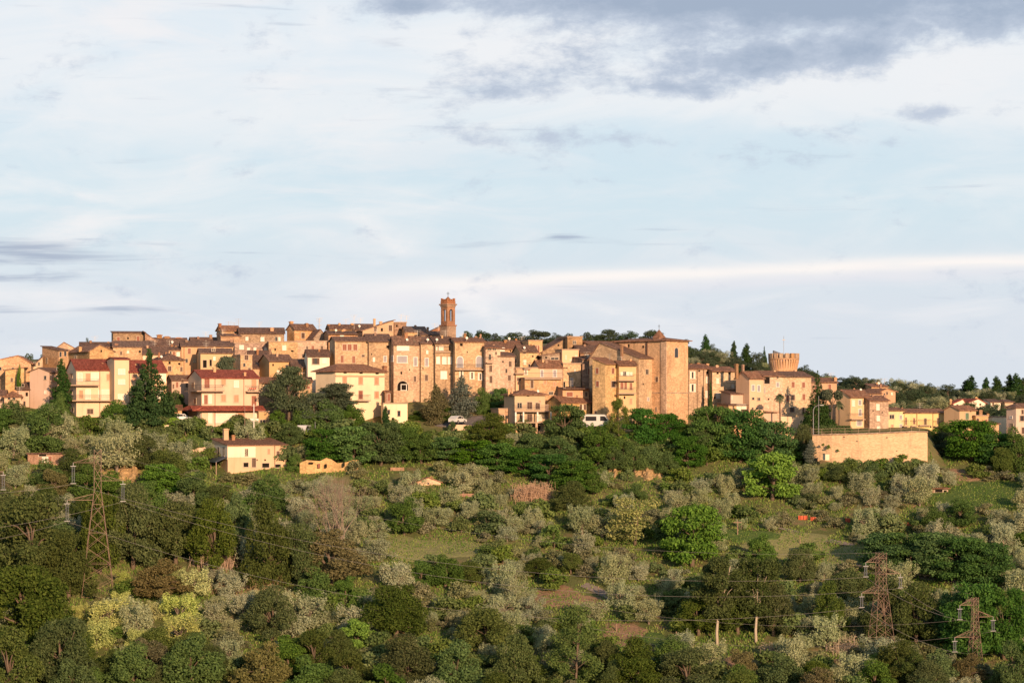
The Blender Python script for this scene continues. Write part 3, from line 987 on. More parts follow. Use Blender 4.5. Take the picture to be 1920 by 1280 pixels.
# balcony and porch eave that run round the left end of both modern blocks
for bb, rows in ((b12, (732,)), (b9, (721, 750))):
    for py in rows:
        z = bb.zs(bb is b12 and 380 or 145, py, 1.2)
        sl = MB().box(-1.25, -.01, -1.2, bb.d * .8, z - .2, z).build('balcony', MAT['slab'], bb.root)
        rl = MB().tube((-1.2, -1.15, z + 1), (-1.2, bb.d * .8, z + 1), .035, n=4)
        for q in range(26):
            yy = -1.15 + (bb.d * .8 + 1.15) * q / 25
            rl.tube((-1.2, yy, z), (-1.2, yy, z + 1), .016, n=3)
        rl.build('railing', MAT['iron'], sl)
MB().prism([(-1.6, zp), (-.02, zp + .75), (-.02, zp + .95), (-1.6, zp + .2)], 'y', -1.6, b12.d).build('porch_roof', tilemat('tiler', 'y'), b12.root)
zf = b12.zs(478, 731, 1.3)
fl = MB()
for q in range(4):
    x = b12.xs(469 + 3.4 * q, 1.25)
    fl.lathe([(.02, zf + .1), (.11, zf + .2), (.14, zf + .3), (.07, zf + .38), (.01, zf + .4)], 7, x, -1.1)
fl.build('flower_box', MAT['red'], b12.root)
_x0, _x1, _z = b12.xs(468, 1.2), b12.xs(494, 1.2), b12.zs(480, 794, 1.2)
MB().box(_x0, _x1, -1.25, -.01, _z, _z + .95).build('balcony', MAT['whiteframe'], b12.root)
H('low cream extension at the right end of the block with the red porch roof', 485, 505, 772, 771, 440, 20, 6, 'flat', 'orange', win='d 492 790 9 6')
hw = H('white hip-roofed house with salmon shutters above the cedar tops', 629, 721, 697, 683, 441, 42, 11, 'hip', 'rendered', 'tilew', pl=592, over=.7, name='white_house',
       win='p 646 712 7 12; p 676 713.5 7 13; p 706 714 7 13; r 676 740 7 15; p 706 740 7 12; v 647 698.5 6 3; v 677 699 6 3; v 707 700 6 3', balc='672 695 750 1.1', chim='721 684 7 .05')
hw.band(629, 721, 703, 706, 'orange', .12)
H('low cream extension with a terrace wall right of the white hip-roofed house', 719, 764, 757, 756, 441, 8, 5, 'flat', 'rendered', win='r 729 745 5 14; d 748 775 5 10; d 729 772 4 8')
H('reddish garden shed between the white hip-roofed house and the big archway', 722, 732, 735, 733, 446, 8, 3, 'mb', 'brick', 'tilew', name='shed', cat='shed')
fh = H('white and stone farmhouse with a brown sloping roof standing alone below the town', 427, 537, 835, 823, 417.5, 24, 9, 'mb', 'cream', 'tilew', pl=398, over=.35, name='farmhouse', cat='farmhouse',
       win='b 462 848 5 13; b 521 851 5 11; p 504 846 4 9; b 476 867 7 17; L 461 871 9 8; L 498 872 13 8; L 521 873 10 6; b 410 847 3 17 L; b 420 846 3 16 L; v 482 862 2 3; v 497 862 3 3', pipe='515', chim='423 803 9 .75; 437 815 6 .7', base=884)
# white rendered half of the farmhouse
x0, x1, z0, z1 = 0.01, fh.xs(479), fh.zs(450, 857), fh.h - .25
MB().box(x0, x1, -.05, .02, z0, z1).build('plaster_panel', MAT['white'], fh.root)
MB().box(-.05, .02, 0.02, fh.d - .02, z0 - .4, fh.h - .02).build('plaster_panel', MAT['white'], fh.root)
zt = fh.zs(420, 857)
lw = 2.2
MB().prism([(-lw, zt - .9), (-.05, zt), (-.05, zt + .12), (-lw, zt - .78)], 'y', 0.0, fh.d * .7).build('lean_to_roof', MAT['solar'], fh.root)
for yy in (0.1, fh.d * .35, fh.d * .66):
    MB().box(-lw + .1, -lw + .25, yy, yy + .15, 0, zt - .85).build('post', MAT['wood'], fh.root)
# ---- main facade row
H('tall orange stone house with three red shutters in its upper row', 628, 691, 639, 632, 456, 14, 10, 'gx', 'stone', 'tile', pl=618,
  win='r 646 651 7 11; r 655.5 651 7 11; r 666 651 7 11; r 641.5 673 5 13; r 663 674 5 13; b 681 667 5 4; L 596 695 3 5')
H('tan stone house with a grey roof right of the red-shuttered house', 690.5, 734, 640, 627, 457, 10, 11, 'gx', 'stone', 'tile', win='w 701 674 4 9; g 722 673 5 11; v 727 650 5 5; v 697 664 2 3', pipe='691', over=.5)
d7 = H('stone house with a wide glazed upper window and a big archway at its foot', 738, 789, 644, 631, 455, 14, 10, 'gx', 'stone', 'tile', pl=732,
       win='w 755.5 652 21 9; g 754 673.5 18 12; g 779 678 6 16; v 752.5 699 3 5; b 778 710 4 10; g 736 672 4 10 L; AL 755 723 20 18; y 757 726 9 10; v 768 693 2 3', pipe='787.5', chim='761 624 6 .4')
H('narrow stone house with grey shuttered windows in the centre of the long facade row', 789, 816, 644, 632, 455.5, 12, 10, 'gx', 'stone', 'tile', win='g 800 679 6 15; w 801 660 4 7; b 799.5 708 5 11; v 793 690 2 3', pipe='815')
H('stone house with a top loggia and three tall white windows in one row', 816, 853, 644, 632, 455, 12, 10, 'gx', 'stone', 'tile', pr=None,
  win='w 818.5 653.5 4 8; w 827 653 9 8; w 821.5 675.5 7 14; w 833 676 8 14; w 843.5 676 8 14; w 832 703 10 13; v 843 652 3 10', balc='816 851 659 .35')
d7f = H('broad tan stone house with two pale arched windows over a long balcony', 853, 909, 641, 634, 453, 10, 9, 'gx', 'stone', 'tilew',
        win='Ag 862.5 679 11 21; Ag 898.5 678 11 21; o 865 701 6 12; o 885 704 7 12; o 900.5 706 7 12; v 865 646 5 5; v 876 660 2 3', balc='854 909 692 1.0', chim='872 625 4 .5; 892 630 5 .5; 901 626 3 .6', pipe='908')
# stair ramp wall rising to the right in front of the row
_p = [pt(776, 786, 449), pt(822, 764, 449)]
ramp = empty('stair_wall', (_p[0].x, 449, _p[0].z - 1)); tag(ramp, 'sloping stone stair wall right of the big archway', 'wall')
_l = (_p[1] - _p[0]).x
MB().prism([(0, -4), (_l, -4), (_l, 3.2), (_l - .9, 3.2), (0, -.2)], 'y', 0, .6).build('wall', MAT['stone'], ramp)
# ---- houses right of the arched balcony house
H('narrow cream stone house with four dark shuttered windows in a column', 910, 938, 652, 647, 452, 10, 9, 'gx', 'stone3', 'tilew', over=.7, win='d 918 654 6 5; d 927 654 5 5; d 918.5 669 4 10; b 920 691 5 12; b 920.5 711 5 13; b 930 662 3 5', balc='913 925 679 .8', pipe='910')
H('stepped cream stone house with a low roof and two dark shutters', 935, 965, 668, 661, 452.5, 12, 9, 'gx', 'stone3', 'tile', win='b 956.5 682 5 10; b 955 708 5 10; v 943 678 3 3')
H('house with a broad red-brown roof behind the stepped cream house', 912, 992, 654, 641, 470, 8, 10, 'gx', 'orange', 'tilew', win='w 940 655 10 5; v 957 658 3 3', chim='947 637 4')
H('cream stone house with a small dark top window beside the square lookout block', 975, 1007, 659, 648, 462, 18, 9, 'gx', 'stone3', 'tile', pl=962, win='L 983 660 5 5; b 967 677 3 7 L; w 984 679 5 9; v 999 668 3 3')
H('square lookout block with two orange-brown openings', 991, 1017, 639, 637, 470, 14, 6, 'flat', 'stone3', win='r 1004 652 6 8; r 1009 655 4 14; v 996 647 3 3', cat='building', name='lookout_block')
H('flat-topped red-brown house behind the lookout block', 951, 993, 642, 639, 478, 8, 8, 'gx', 'orange', 'tilew', win='v 972 645 3 3')
H('dark stone house with a flat-topped slanted gable above the cream panel', 1017, 1066, 660, 632, 470, 12, 9, 'ml', 'stone2', 'tile', win='v 1047 647 3 4')
H('square dark stone block above the cream panel with one small window', 1064, 1092, 632, 631, 468.5, 12, 8, 'flat', 'stone2', win='d 1077 642 5 6; v 1086 656 3 3', cat='building', name='stone_block')
H('cream rendered box projecting under the square dark stone block', 1054, 1085, 656, 655.5, 461, 12, 6, 'flat', 'cream', win='y 1061 670 2 8; y 1080 671 3 9; y 1070 675 3 3', cat='building', name='rendered_annex')
H('brick house with a slanting roof left of the cream rendered box', 1016, 1056, 667, 661, 461.5, 12, 7, 'ml', 'stone2', 'tile', over=.6, win='d 1040 672 14 4; v 1024 670 4 3')
H('pale pink house with a red-brown roof and thin shutters below the brick house', 1011, 1058, 688, 676, 454, 22, 8, 'gx', 'pink', 'tilew', pl=996, win='g 1016 700 5 13; g 1040 700 6 13; v 1004 694 3 4 L', chim='1024 676 5 .3')
H('cream house with a narrow slit window under the rendered box', 1056, 1089, 682, 680, 455.5, 14, 7, 'flat', 'stone3', win='g 1072 716 4 14; y 1078 695 2 6; v 1063 690 2 3')
H('cream terrace house stepping down left of the pale pink house', 967, 1012, 690, 689, 453, 12, 6, 'flat', 'cream', win='b 973 711 7 5; o 986 698 5 8; d 968 697 3 8', balc='966 984 699 .9; 982 996 690 .7')
H('long cream house with a ledge and small dark windows above the balconied house', 984, 1055, 709, 707, 450, 14, 7, 'flat', 'stone3', win='b 997.5 720 5 14; d 1033 737 7 5; p 1022 716 5 7; p 1040 720 4 8; p 1046 738 4 5', balc='984 1054 709 .7')
H('orange house with a thin dark awning roof left of the stone corner house', 1055, 1104, 729, 726, 448, 14, 7, 'mb', 'orange', 'tile', over=1.1, win='r 1068 739 11 8; p 1090 738 4 6; L 1057 721 5 11')
e10 = H('cream house with white posts and two storeys of open balconies', 965, 1022, 741, 731, 438, 18, 9, 'hip', 'tan', 'tilew', over=.6, pl=945,
        win='d 974 760 8 10; b 993 760 9 13; b 1008 761 8 12; k 977 783 6 10; b 993 783 9 14; w 1012 783 8 12; L 975 803 12 9; L 1005 802 16 10; v 990 742 5 2; p 1012 753 4 5', chim='954 728 4 .3; 960 727 3 .3; 1000 731 4 .5')
for py in (770, 791):
    e10.balcony(966, 1035, py, 1.6)
zl, zh, zg = e10.zs(1000, 791, 1.6), e10.zs(1000, 770, 1.6), e10.zs(1000, 812, 1.6)
for px in (967, 981.5, 1008, 1033):
    x = e10.xs(px, 1.5)
    MB().box(x - .13, x + .13, -1.55, -1.3, zl, zh - .2).build('post', MAT['whiteframe'], e10.root)
for px in (968, 983, 1006):
    x = e10.xs(px, 1.5)
    MB().box(x - .2, x + .2, -1.55, -1.2, zg - 2, zl - .2).build('pillar', MAT['orange'], e10.root)
_x0, _x1 = e10.w - .02, e10.xs(1034, 1.5)
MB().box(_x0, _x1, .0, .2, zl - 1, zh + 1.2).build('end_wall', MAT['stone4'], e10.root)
H('orange stone annex with a flat roof left of the balconied cream house', 935, 966, 767, 766, 441, 14, 6, 'flat', 'orange', win='d 942 781 6 6')
H('house with a red-brown sloping roof and paired brown windows beside the parked van', 1052, 1107, 754, 743, 445, 26, 9, 'gx', 'stone3', 'tilew', pl=1026, win='b 1089 763 4 10; b 1096.5 763 4 10; b 1092.5 785 5 10; y 1093 763 2 9', over=.5)
# ---- stone corner house, balconies, barn, church
H('tall brown stone corner house with dark red windows right of the awning', 1135, 1161, 682, 672, 442.5, 50, 9, 'mb', 'stone3', 'tilew', pl=1111,
  win='r 1149 695 4 10; k 1150 720 8 11; r 1120 695 5 10 L; r 1120.5 719.5 5 10 L; b 1117 773 3 6 L', chim='1159 676 4 .2', pipe='1160')
H('brown stone house with one dark red window behind the stone corner house', 1092, 1118, 674, 668, 456, 16, 9, 'mb', 'stone2', 'tile', win='r 1105 696 5 12; v 1112 722 4 3', pipe='1109')
f2 = H('narrow house with a pale window band and two stacked balconies', 1160.5, 1193, 684, 677, 443.8, 14, 4, 'gx', 'ochre', 'tilew', over=.6,
       win='w 1166 701 5 7; d 1171 700 5 7; w 1177 701 6 7; w 1183.5 701 4 7; r 1166 723 5 12; r 1173 722.5 4 13; r 1183 724 4 13; p 1183 752 4 10; v 1171 745 3 5', balc='1160 1193 712 1.2; 1160 1193 736.5 1.2')
H('house with a broad brown stone gable and a narrow sunlit front against the church', 1198, 1227, 671, 643, 446.3, 50, 12, 'gx', 'stone', 'tile', pl=1105, rf=.78, win='d 1213 697 5 9; g 1215 748 3 6; v 1206 720 2 3; v 1190 686 3 4 L', chim='1166 648 4 .3', cat='barn', name='stone_barn')
H('dark stone house with a brown roof squeezed between the cream box and the broad gable', 1088, 1140, 661, 648, 462, 12, 9, 'gx', 'stone2', 'tile', win='w 1100 667 8 4; v 1120 668 3 3', chim='1096 645 4 .4')
H('long low roofed stone nave behind the church with a brown roof edge', 1110, 1160, 648, 640, 468, 30, 8, 'gx', 'stone2', 'tilew', cat='church', name='church_nave')
ch = H('tall square stone church with an arched window and a pyramid lantern', 1249, 1290, 639, 634.5, 447, 45, 17, 'hip', 'stone3', 'tilew', pl=1152, over=.6, cat='church', name='church', base=800,
       win='Ad 1268 661 6 18; b 1232 711 4 9 L; v 1206 650 3 5 L; v 1179 648 3 6 L; b 1230.5 767 2 8 L')
# pilaster strip, string course and lantern of the church
zc = ch.zs(1250, 737)
sc_ = MB()
sc_.box(-.1, ch.w + .1, -.1, .02, zc, zc + .18)
sc_.box(-.1, .02, -.1, ch.d + .05, zc, zc + .18)
sc_.build('string_course', MAT['stone2'], ch.root)
for a, c in ((-.18, 0.03),):
    MB().box(a, c, -.16, 1.2, 0, ch.h - .1).build('pilaster', MAT['stone'], ch.root)
MB().box(-.16, .03, 4.6, 4.9, 0, ch.h - .1).build('drainpipe', MAT['brownshut'], ch.root)
la = MB()
lx, ly = ch.w * .30, ch.d * .26
la.box(lx - .8, lx + .8, ly - .8, ly + .8, ch.hr - .9, ch.hr + .1)
la.build('lantern', MAT['brick'], ch.root)
la = MB()
zt_ = ch.hr + .1
a_ = [(lx - .92, ly - .92, zt_), (lx + .92, ly - .92, zt_), (lx + .92, ly + .92, zt_), (lx - .92, ly + .92, zt_)]
t_ = (lx, ly, zt_ + 1.6)
la.quad(*a_)
for k in range(4):
    la.quad(a_[k], a_[(k + 1) % 4], t_)
sp_ = la.build('spire', tilemat('tilew', 'x'), ch.root)
MB().tube((lx, ly, zt_ + 1.5), (lx, ly, zt_ + 2.5), .04).tube((lx - .3, ly, zt_ + 2.15), (lx + .3, ly, zt_ + 2.15), .035).build('cross', MAT['iron'], sp_)
# ---- long row to the right of the church
H('long tan row house with pale windows and many chimneys beside the church', 1291, 1335, 691, 683, 458, 16, 9, 'gx', 'stone', 'tilew', win='o 1298.5 703 8 12; o 1298.5 727 9 13; y 1326 712 4 11; y 1325 739 4 12; v 1311 695 3 3; v 1326 698 4 4', chim='1309 680 6 .5; 1326 681 5 .4', pipe='1307; 1319', over=.5)
H('tan row house with white windows left of the shaded brick end wall', 1335.5, 1381, 696, 688, 457, 14, 9, 'gx', 'stone3', 'tilew', win='w 1345.5 714 5 11; w 1346 741.5 6 11; v 1345.5 699 4 4; v 1368 700 4 3; w 1374 724 5 7; v 1340 745 3 4', chim='1344 684 5 .4; 1366 688 5 .4; 1379 682 5 .5', balc='1363 1385 728 1.0', over=.5)
H('house with a shaded brick left wall and two grey windows on a cream front', 1405, 1431.5, 708, 697, 449, 32, 9, 'gx', 'cream', 'tilew', pl=1380,
  win='g 1412 727 5 11; g 1422.5 728 5 11; d 1412 747 4 4; d 1422.5 748 5 5; d 1411 766 3 4; d 1419 766 4 4; d 1426 766 4 3', chim='1381 682 5 .8; 1393 683 4 .8', over=.5)
H('square white block at the foot of the grey-windowed cream front', 1404, 1431, 769, 768, 444, 20, 5, 'flat', 'cream', win='y 1408 780 2 5', cat='building', name='rendered_annex')
H('pink tin-roofed shed below the balcony of the row house', 1370, 1400, 739, 734, 450, 16, 5, 'mb', 'pink', 'tile', name='shed', cat='shed', win='y 1371 745 4 9')
H('low cream outbuilding with a dark garage mouth beside the leafy trees', 1366, 1400, 760, 757, 446, 16, 6, 'mb', 'ochre', 'tile', name='outbuilding', cat='outbuilding', win='b 1375 764 3 9; L 1392 785 14 10; y 1390 766 16 14')
H('cream house with a dark open loggia left of the red-shuttered house', 1431.5, 1468, 705, 696, 451, 14, 9, 'gx', 'stone3', 'tilew', win='L 1437 713 12 12; g 1433 731 3 11; d 1458 708 3 2; g 1458 721 5 8; v 1441 748 3 3', over=.5)
H('house with six red-brown windows below the round crenellated tower', 1467.5, 1521, 706, 697, 452, 16, 9, 'gx', 'stone3', 'tile', win='r 1487 721 5 10; r 1506.5 721.5 5 10; r 1476.5 747 4.5 13; k 1486 745 8 10; r 1507 744 5 11; k 1485 768 9 9; b 1506 770 4 13; v 1482 707 5 2', over=.5, chim='1491 693 4 .5')
H('pink garden shed with a red roof in front of the loggia house', 1431, 1457, 774, 772, 445, 24, 5, 'mb', 'pink', 'tilew', name='shed', cat='shed', win='r 1434 790 4 10')
H('low cream garage below the red-shuttered house', 1446, 1481, 800, 799, 439, 12, 4, 'flat', 'cream', name='garage', cat='garage', win='p 1471 806 13 6')
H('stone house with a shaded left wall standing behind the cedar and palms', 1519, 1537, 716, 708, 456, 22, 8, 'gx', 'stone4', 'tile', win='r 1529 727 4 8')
H('orange house with one red window right of the cedar top', 1535, 1569, 717, 709, 460, 12, 8, 'gx', 'orange', 'tilew', win='r 1555.5 725 5 9; b 1539 725 4 9', chim='1566 707 5 .1')
H('tan house with a shaded stone left wall, a brown awning and four tall windows', 1593, 1631, 743, 733, 446, 34, 9, 'gx', 'cream', 'tilew', pl=1567, win='w 1600 756 5 12; g 1612 754.5 5 9; g 1612.5 773 5 12; g 1611 792 9 11; v 1624 763 2 3', balc='1597 1623 785 .9', over=.5, pipe='1593.5', chim='1577 730 4 .6')
H('stone house with three white windows in a column left of the yellow row', 1630.5, 1666, 751, 742, 446, 14, 8, 'gx', 'stone', 'tilew', win='w 1646 763 6 12; w 1646.5 784 6 10; w 1647 803 6 8; v 1654 773 2 3; v 1637 770 2 3', over=.5)
H('broad orange-roofed house behind the white-windowed stone house', 1590, 1652, 738, 731, 462, 12, 9, 'gx', 'orange', 'tilew', chim='1600 730 4 .5; 1574 731 4 .5')
H('small gabled upper house at the right of the town ridge', 1653, 1679, 734, 729, 490, 22, 9, 'gy', 'orange', 'tilew', rf=.4, pl=1618, win='b 1663 737 3 5; d 1658 739 2 4; w 1672 738 3 5', chim='1651 720 3 .6', over=.6)
H('orange house with a shallow roof on top of the right town ridge', 1634, 1664, 725, 720, 500, 14, 8, 'gx', 'orange', 'tilew', ant='1641 716')
H('bright yellow row house with a dark double window behind the retaining wall', 1665, 1696, 770, 765, 449, 12, 8, 'gx', 'yellow', 'tilew', win='d 1672 781 8 7; g 1689 782 4 8; g 1689 799 4 8; p 1673 800 4 8', over=.4)
H('long cream-yellow row house with three small balconies behind the retaining wall', 1696, 1776, 774, 767, 449.5, 12, 8, 'gx', 'yellow', 'tilew', win='r 1698 789 4 13; r 1714 789 3 11; b 1735 790 4 12; b 1759 789 4 11; v 1745 800 3 3', balc='1695 1704 798 .7; 1710 1720 798 .7; 1725 1746 796.5 .8; 1754 1768 798.5 .8', over=.4, chim='1757 770 4 .3; 1763 771 5 .2', pipe='1719; 1749')
H('orange house with a grey-pink left wall right of the yellow row', 1799, 1830, 769, 761, 446, 38, 8, 'gx', 'orange', 'tilew', pl=1770, win='n 1813 780 6 12; v 1820 771 2 2', over=.3, chim='1813 762 3 .3')
H('low orange house with a tall ornate chimney left of the white hall', 1829.5, 1853, 780, 778, 447, 12, 7, 'flat', 'orange', win='b 1833 788 4 8; r 1849 790 4 8', chim='1838 768 6 .3; 1852 775 4 .3')
H('little orange lean-to house below the white hall', 1853, 1873, 795, 791, 443, 10, 6, 'mb', 'orange', 'tilew', win='b 1862 807 4 6')
H('flat white hall between the small orange houses and the pink house', 1860, 1891, 782, 781, 453, 20, 10, 'flat', 'white', pl=1852, cat='building', name='white_hall', chim='1863 780 4 .3')
H('pink three-storey house cut by the right edge with a shaded left wall', 1905, 1960, 765, 757, 444, 32, 9, 'hip', 'pink', 'tile', pl=1889, win='b 1917 772 4 8; k 1916 784 8 10; b 1918 807 5 12; d 1897 800 5 12 L; g 1896 782 4 4 L', base=825)
H('white villa with a red roof among the trees at the right', 1788, 1811, 757, 749, 480, 14, 9, 'gy', 'white', 'tiler', rf=.75, win='d 1795 760 3 4', chim='1782 748 4 .2', pl=1780)
H('second white red-roofed villa right of the chimney villa', 1814, 1848, 756, 748, 482, 12, 9, 'gy', 'white', 'tiler', rf=.6, win='d 1826 760 4 4; d 1838 758 3 3', chim='1830 744 4 .2')
H('tiny white house half hidden in the right-hand trees', 1857, 1876, 754, 749, 490, 10, 7, 'gx', 'white', 'tile', win='b 1862 757 3 5')
H('pale small house far right among the trees', 1884, 1900, 754, 750, 492, 10, 7, 'gx', 'pink', 'tile')

# ------------------------------------------------------------------ bell tower
A = pt(840, 622, 476)
bt = empty('bell_tower', (A.x, A.y, gz(A.x, A.y) - 1), R(40))
tag(bt, 'slender red brick bell tower with open arches and a crown top above the town', 'bell tower')
z0 = bt.location.z
def btz(py): return CZ + (HY - py) / F * 478 - z0
S = 1.0
zs1, zs2, zo1, zo2, zcn, ztp = btz(612), btz(607), btz(607), btz(582), btz(573), btz(561)
MB().box(-S - .12, S + .12, -S - .12, S + .12, 0, zs1).build('shaft', MAT['brick'], bt)
MB().box(-S - .25, S + .25, -S - .25, S + .25, zs1 + .005, zs1 + .25).build('cornice', MAT['brick'], bt)
bel = MB()
pw = 0.56
for sx in (-1, 1):
    for sy in (-1, 1):
        a0, a1 = sorted((sx * S, sx * (S - pw))); c0, c1 = sorted((sy * S, sy * (S - pw)))
        bel.box(a0, a1, c0, c1, zs1 + .26, zcn)
ow = S - pw
sill = zs1 + 1.0
for sgn in (-1, 1):
    c0, c1 = sorted((sgn * S * .98, sgn * (S - .3)))
    zt = zo2 - .2
    bel.box(-ow, ow, c0, c1, zs1 + .26, sill)
    arch = [(-ow, zcn), (-ow, zt - .1)] + [(-ow * math.cos(math.pi * k / 8), zt - .1 + ow * math.sin(math.pi * k / 8)) for k in range(1, 8)] + [(ow, zt - .1), (ow, zcn)]
    bel.prism(arch, 'y', c0, c1)
    bel.box(c0, c1, -ow, ow, zs1 + .26, sill)
    bel.prism(arch, 'x', c0, c1)
bel.build('belfry', MAT['brick'], bt)
MB().lathe([(.02, 0), (.42, .02), (.34, .35), (.2, .62), (.05, .68)], 12, 0, 0).build('bell', MAT['iron'], bt, loc=(0, 0, sill + 1.1))
MB().box(-S - .1, S + .1, -S - .1, S + .1, zcn - .35, zcn - .02).box(-S - .28, S + .28, -S - .28, S + .28, zcn, zcn + .25).build('cornice', MAT['brick'], bt)
cr = MB().box(-S - .05, S + .05, -S - .05, S + .05, zcn + .26, zcn + .8)
for k in range(4):
    for t in (-1, -.33, .33, 1):
        q = t * (S - .2)
        x, y = ((q, -S + .15), (q, S - .15), (-S + .15, q), (S - .15, q))[k]
        cr.box(x - .18, x + .18, y - .18, y + .18, zcn + .8, zcn + .8 + (.55 if abs(t) == 1 else .38))
cr.build('crown', MAT['brick'], bt)
cp = MB()
q = S - .35
vv = [(-q, -q, zcn + .8), (q, -q, zcn + .8), (q, q, zcn + .8), (-q, q, zcn + .8)]
for k in range(4):
    cp.quad(vv[k], vv[(k + 1) % 4], (0, 0, zcn + 1.75))
cp.build('roof', tilemat('tilew', 'x'), bt)
MB().tube((0, 0, zcn + 1.6), (0, 0, btz(548)), .05).tube((-.35, 0, btz(551)), (.35, 0, btz(551)), .045).lathe([(.02, 0), (.16, .1), (.02, .25)], 8).build('weathercock_cross', MAT['iron'], bt)

# ------------------------------------------------------------------ round tower
A = pt(1469.5, 690, 468)
rt = empty('round_tower', (A.x, A.y, gz(A.x, A.y) - .5))
tag(rt, 'round stone tower with flared corbels and square battlements', 'tower')
def rtz(py): return CZ + (HY - py) / F * 468 - rt.location.z
rr = 25.4 / F * 468
rp = 28.5 / F * 468
zA, zB, zC, zD = rtz(693), rtz(679), rtz(671.5), rtz(662.5)
MB().lathe([(rr * 1.0, 0), (rr * .98, zA), (rr, zB), (rr, zC - .5)], 40).build('drum', MAT['stone3'], rt)
for k in range(34):
    t = 2 * math.pi * k / 34
    c, s = math.cos(t), math.sin(t)
    mb = MB()
    w = .155
    def P(r, o, z): return (r * c - o * s, r * s + o * c, z)
    pr = [(rr * .97, zA - .1), (rp, zB + .1), (rp, zB + .45), (rr * .97, zB + .45)]
    i = len(mb.v)
    for o in (-w, w):
        for r, z in pr:
            mb.v.append(P(r, o, z))
    mb.f += [(0, 1, 2, 3), (7, 6, 5, 4), (0, 4, 5, 1), (1, 5, 6, 2), (2, 6, 7, 3), (3, 7, 4, 0)]
    mb.build('corbel', MAT['orange'], rt)
MB().lathe([(rp - .35, zB + .46), (rp + .05, zB + .46), (rp + .05, zC), (rp - .4, zC), ], 40).build('parapet', MAT['stone'], rt)
for k in range(16):
    t = 2 * math.pi * (k + .3) / 16
    o = MB().box(-.22, .22, -.36, .36, zC - .05, zD).build('merlon', MAT['stone'], rt)
    o.location = ((rp - .18) * math.cos(t), (rp - .18) * math.sin(t), 0)
    o.rotation_euler = (0, 0, t)
pn = MB().prism([(-1.2, zC), (.9, zC), (.9, zC + .7), (-1.2, zC + 1.5)], 'y', -1.0, .6).build('roof_hatch', MAT['solar'], rt, loc=(-.9, -.4, 0))
MB().tube((0, 0, zC), (0, 0, rtz(630)), .035, n=5).tube((-.28, 0, rtz(637)), (.28, 0, rtz(637)), .09, n=4).build('mast', MAT['wire'], rt)

# ------------------------------------------------------------------ walls
m_, n, b = new_mat('weathered_wall_brick', .92, .15)
o_ = n.n('ShaderNodeTexCoord').outputs['Object']
g1 = n.noise(n.mapping(o_, (.5, .5, 1.0)), .5, 6, .65, .4)
g2 = n.noise(n.mapping(o_, (1.2, 1.2, .15)), 1.0, 5, .6)
g3 = n.noise(n.mapping(o_, (1, 1, 2.5)), 2.2, 5, .7)
holes = n.voro(n.mapping(o_, (.55, .55, .9)), 1.0, 'F1', 'Distance')
col = n.mix(n.step(g3, .35, .65), (.50, .34, .205), (.70, .49, .30))
col = n.mix(n.mul(n.step(g1, .5, .68), .6), col, (.40, .26, .16))
col = n.mix(n.mul(n.step(g1, .42, .3), .5), col, (.74, .55, .36))
col = n.mix(n.mul(n.step(g2, .52, .72), .5), col, (.27, .19, .13))
col = n.mix(n.mul(n.step(holes, .13, .08), .85), col, (.06, .045, .035))
n.put(b.inputs['Base Color'], col)
bump(n, b, n.add(g3, g1), .6, .08)
MAT['wallstone'] = m_


def wall_run(name, label, pts, thick, mat, cat='wall', cap=None, h=None):
    """a wall along ground points (px, top row, depth): down into the hillside"""
    P = [pt(*p) for p in pts]
    root = empty(name, (P[0].x, P[0].y, min(gz(p.x, p.y) for p in P) - .8))
    tag(root, label, cat)
    z0 = root.location.z
    wb, cb = MB(), MB()
    for a, b in zip(P[:-1], P[1:]):
        d = Vector((b.x - a.x, b.y - a.y, 0)).normalized()
        nrm = Vector((-d.y, d.x, 0)) * thick
        za = -0.0
        def q(p, o, z): return (p.x - root.location.x + nrm.x * o, p.y - root.location.y + nrm.y * o, z)
        B, T = [q(a, 0, 0), q(b, 0, 0), q(b, 1, 0), q(a, 1, 0)], [q(a, 0, a.z - z0), q(b, 0, b.z - z0), q(b, 1, b.z - z0), q(a, 1, a.z - z0)]
        wb.quad(*B); wb.quad(*T)
        for k in range(4):
            wb.quad(B[k], B[(k + 1) % 4], T[(k + 1) % 4], T[k])
        if cap:
            T0, T1 = [q(a, -.25, a.z - z0 + .01), q(b, -.25, b.z - z0 + .01), q(b, 1.2, b.z - z0 + .01), q(a, 1.2, a.z - z0 + .01)], None
            T1 = [(x, y, z + .18) for x, y, z in T0]
            cb.quad(*T0); cb.quad(*T1)
            for k in range(4):
                cb.quad(T0[k], T0[(k + 1) % 4], T1[(k + 1) % 4], T1[k])
    wb.build('masonry', MAT[mat], root)
    if cap:
        cb.build('coping', MAT[cap], root)
    return root, P


rw, P = wall_run('retaining_wall', 'long curved pale brick retaining wall under the right-hand houses', [(1523, 816, 429.5), (1560, 815, 428), (1610, 814, 427.2), (1670, 811.5, 427), (1710, 809.5, 427.4), (1739, 810, 428.2)], 1.0, 'wallstone', 'retaining wall', 'stone2')
rl = MB()
lo = rw.location
for a, b in zip(P[:-1], P[1:]):
    k = max(2, int((b - a).length / 1.8))
    for i in range(k):
        p = a.lerp(b, i / k) - lo
        rl.tube((p.x, p.y + .4, p.z + .15), (p.x, p.y + .4, p.z + 1.1), .03, n=4)
    for hh in (.6, 1.1):
        p, q_ = a - lo, b - lo
        rl.tube((p.x, p.y + .4, p.z + hh), (q_.x, q_.y + .4, q_.z + hh), .03, n=4)
rl.build('railing', MAT['slab'], rw)
random.seed(3)
ww, _ = wall_run('ruined_wall', 'broken pale stone ruin with small openings below the green trees', [(562, 868, 419), (575, 862, 419), (600, 864, 419.3), (612, 858, 419.5), (622, 861, 419.6), (632, 868, 419.8), (650, 866, 420), (661, 862, 420.2), (672, 862, 420.4)], .8, 'stone3', 'ruin')
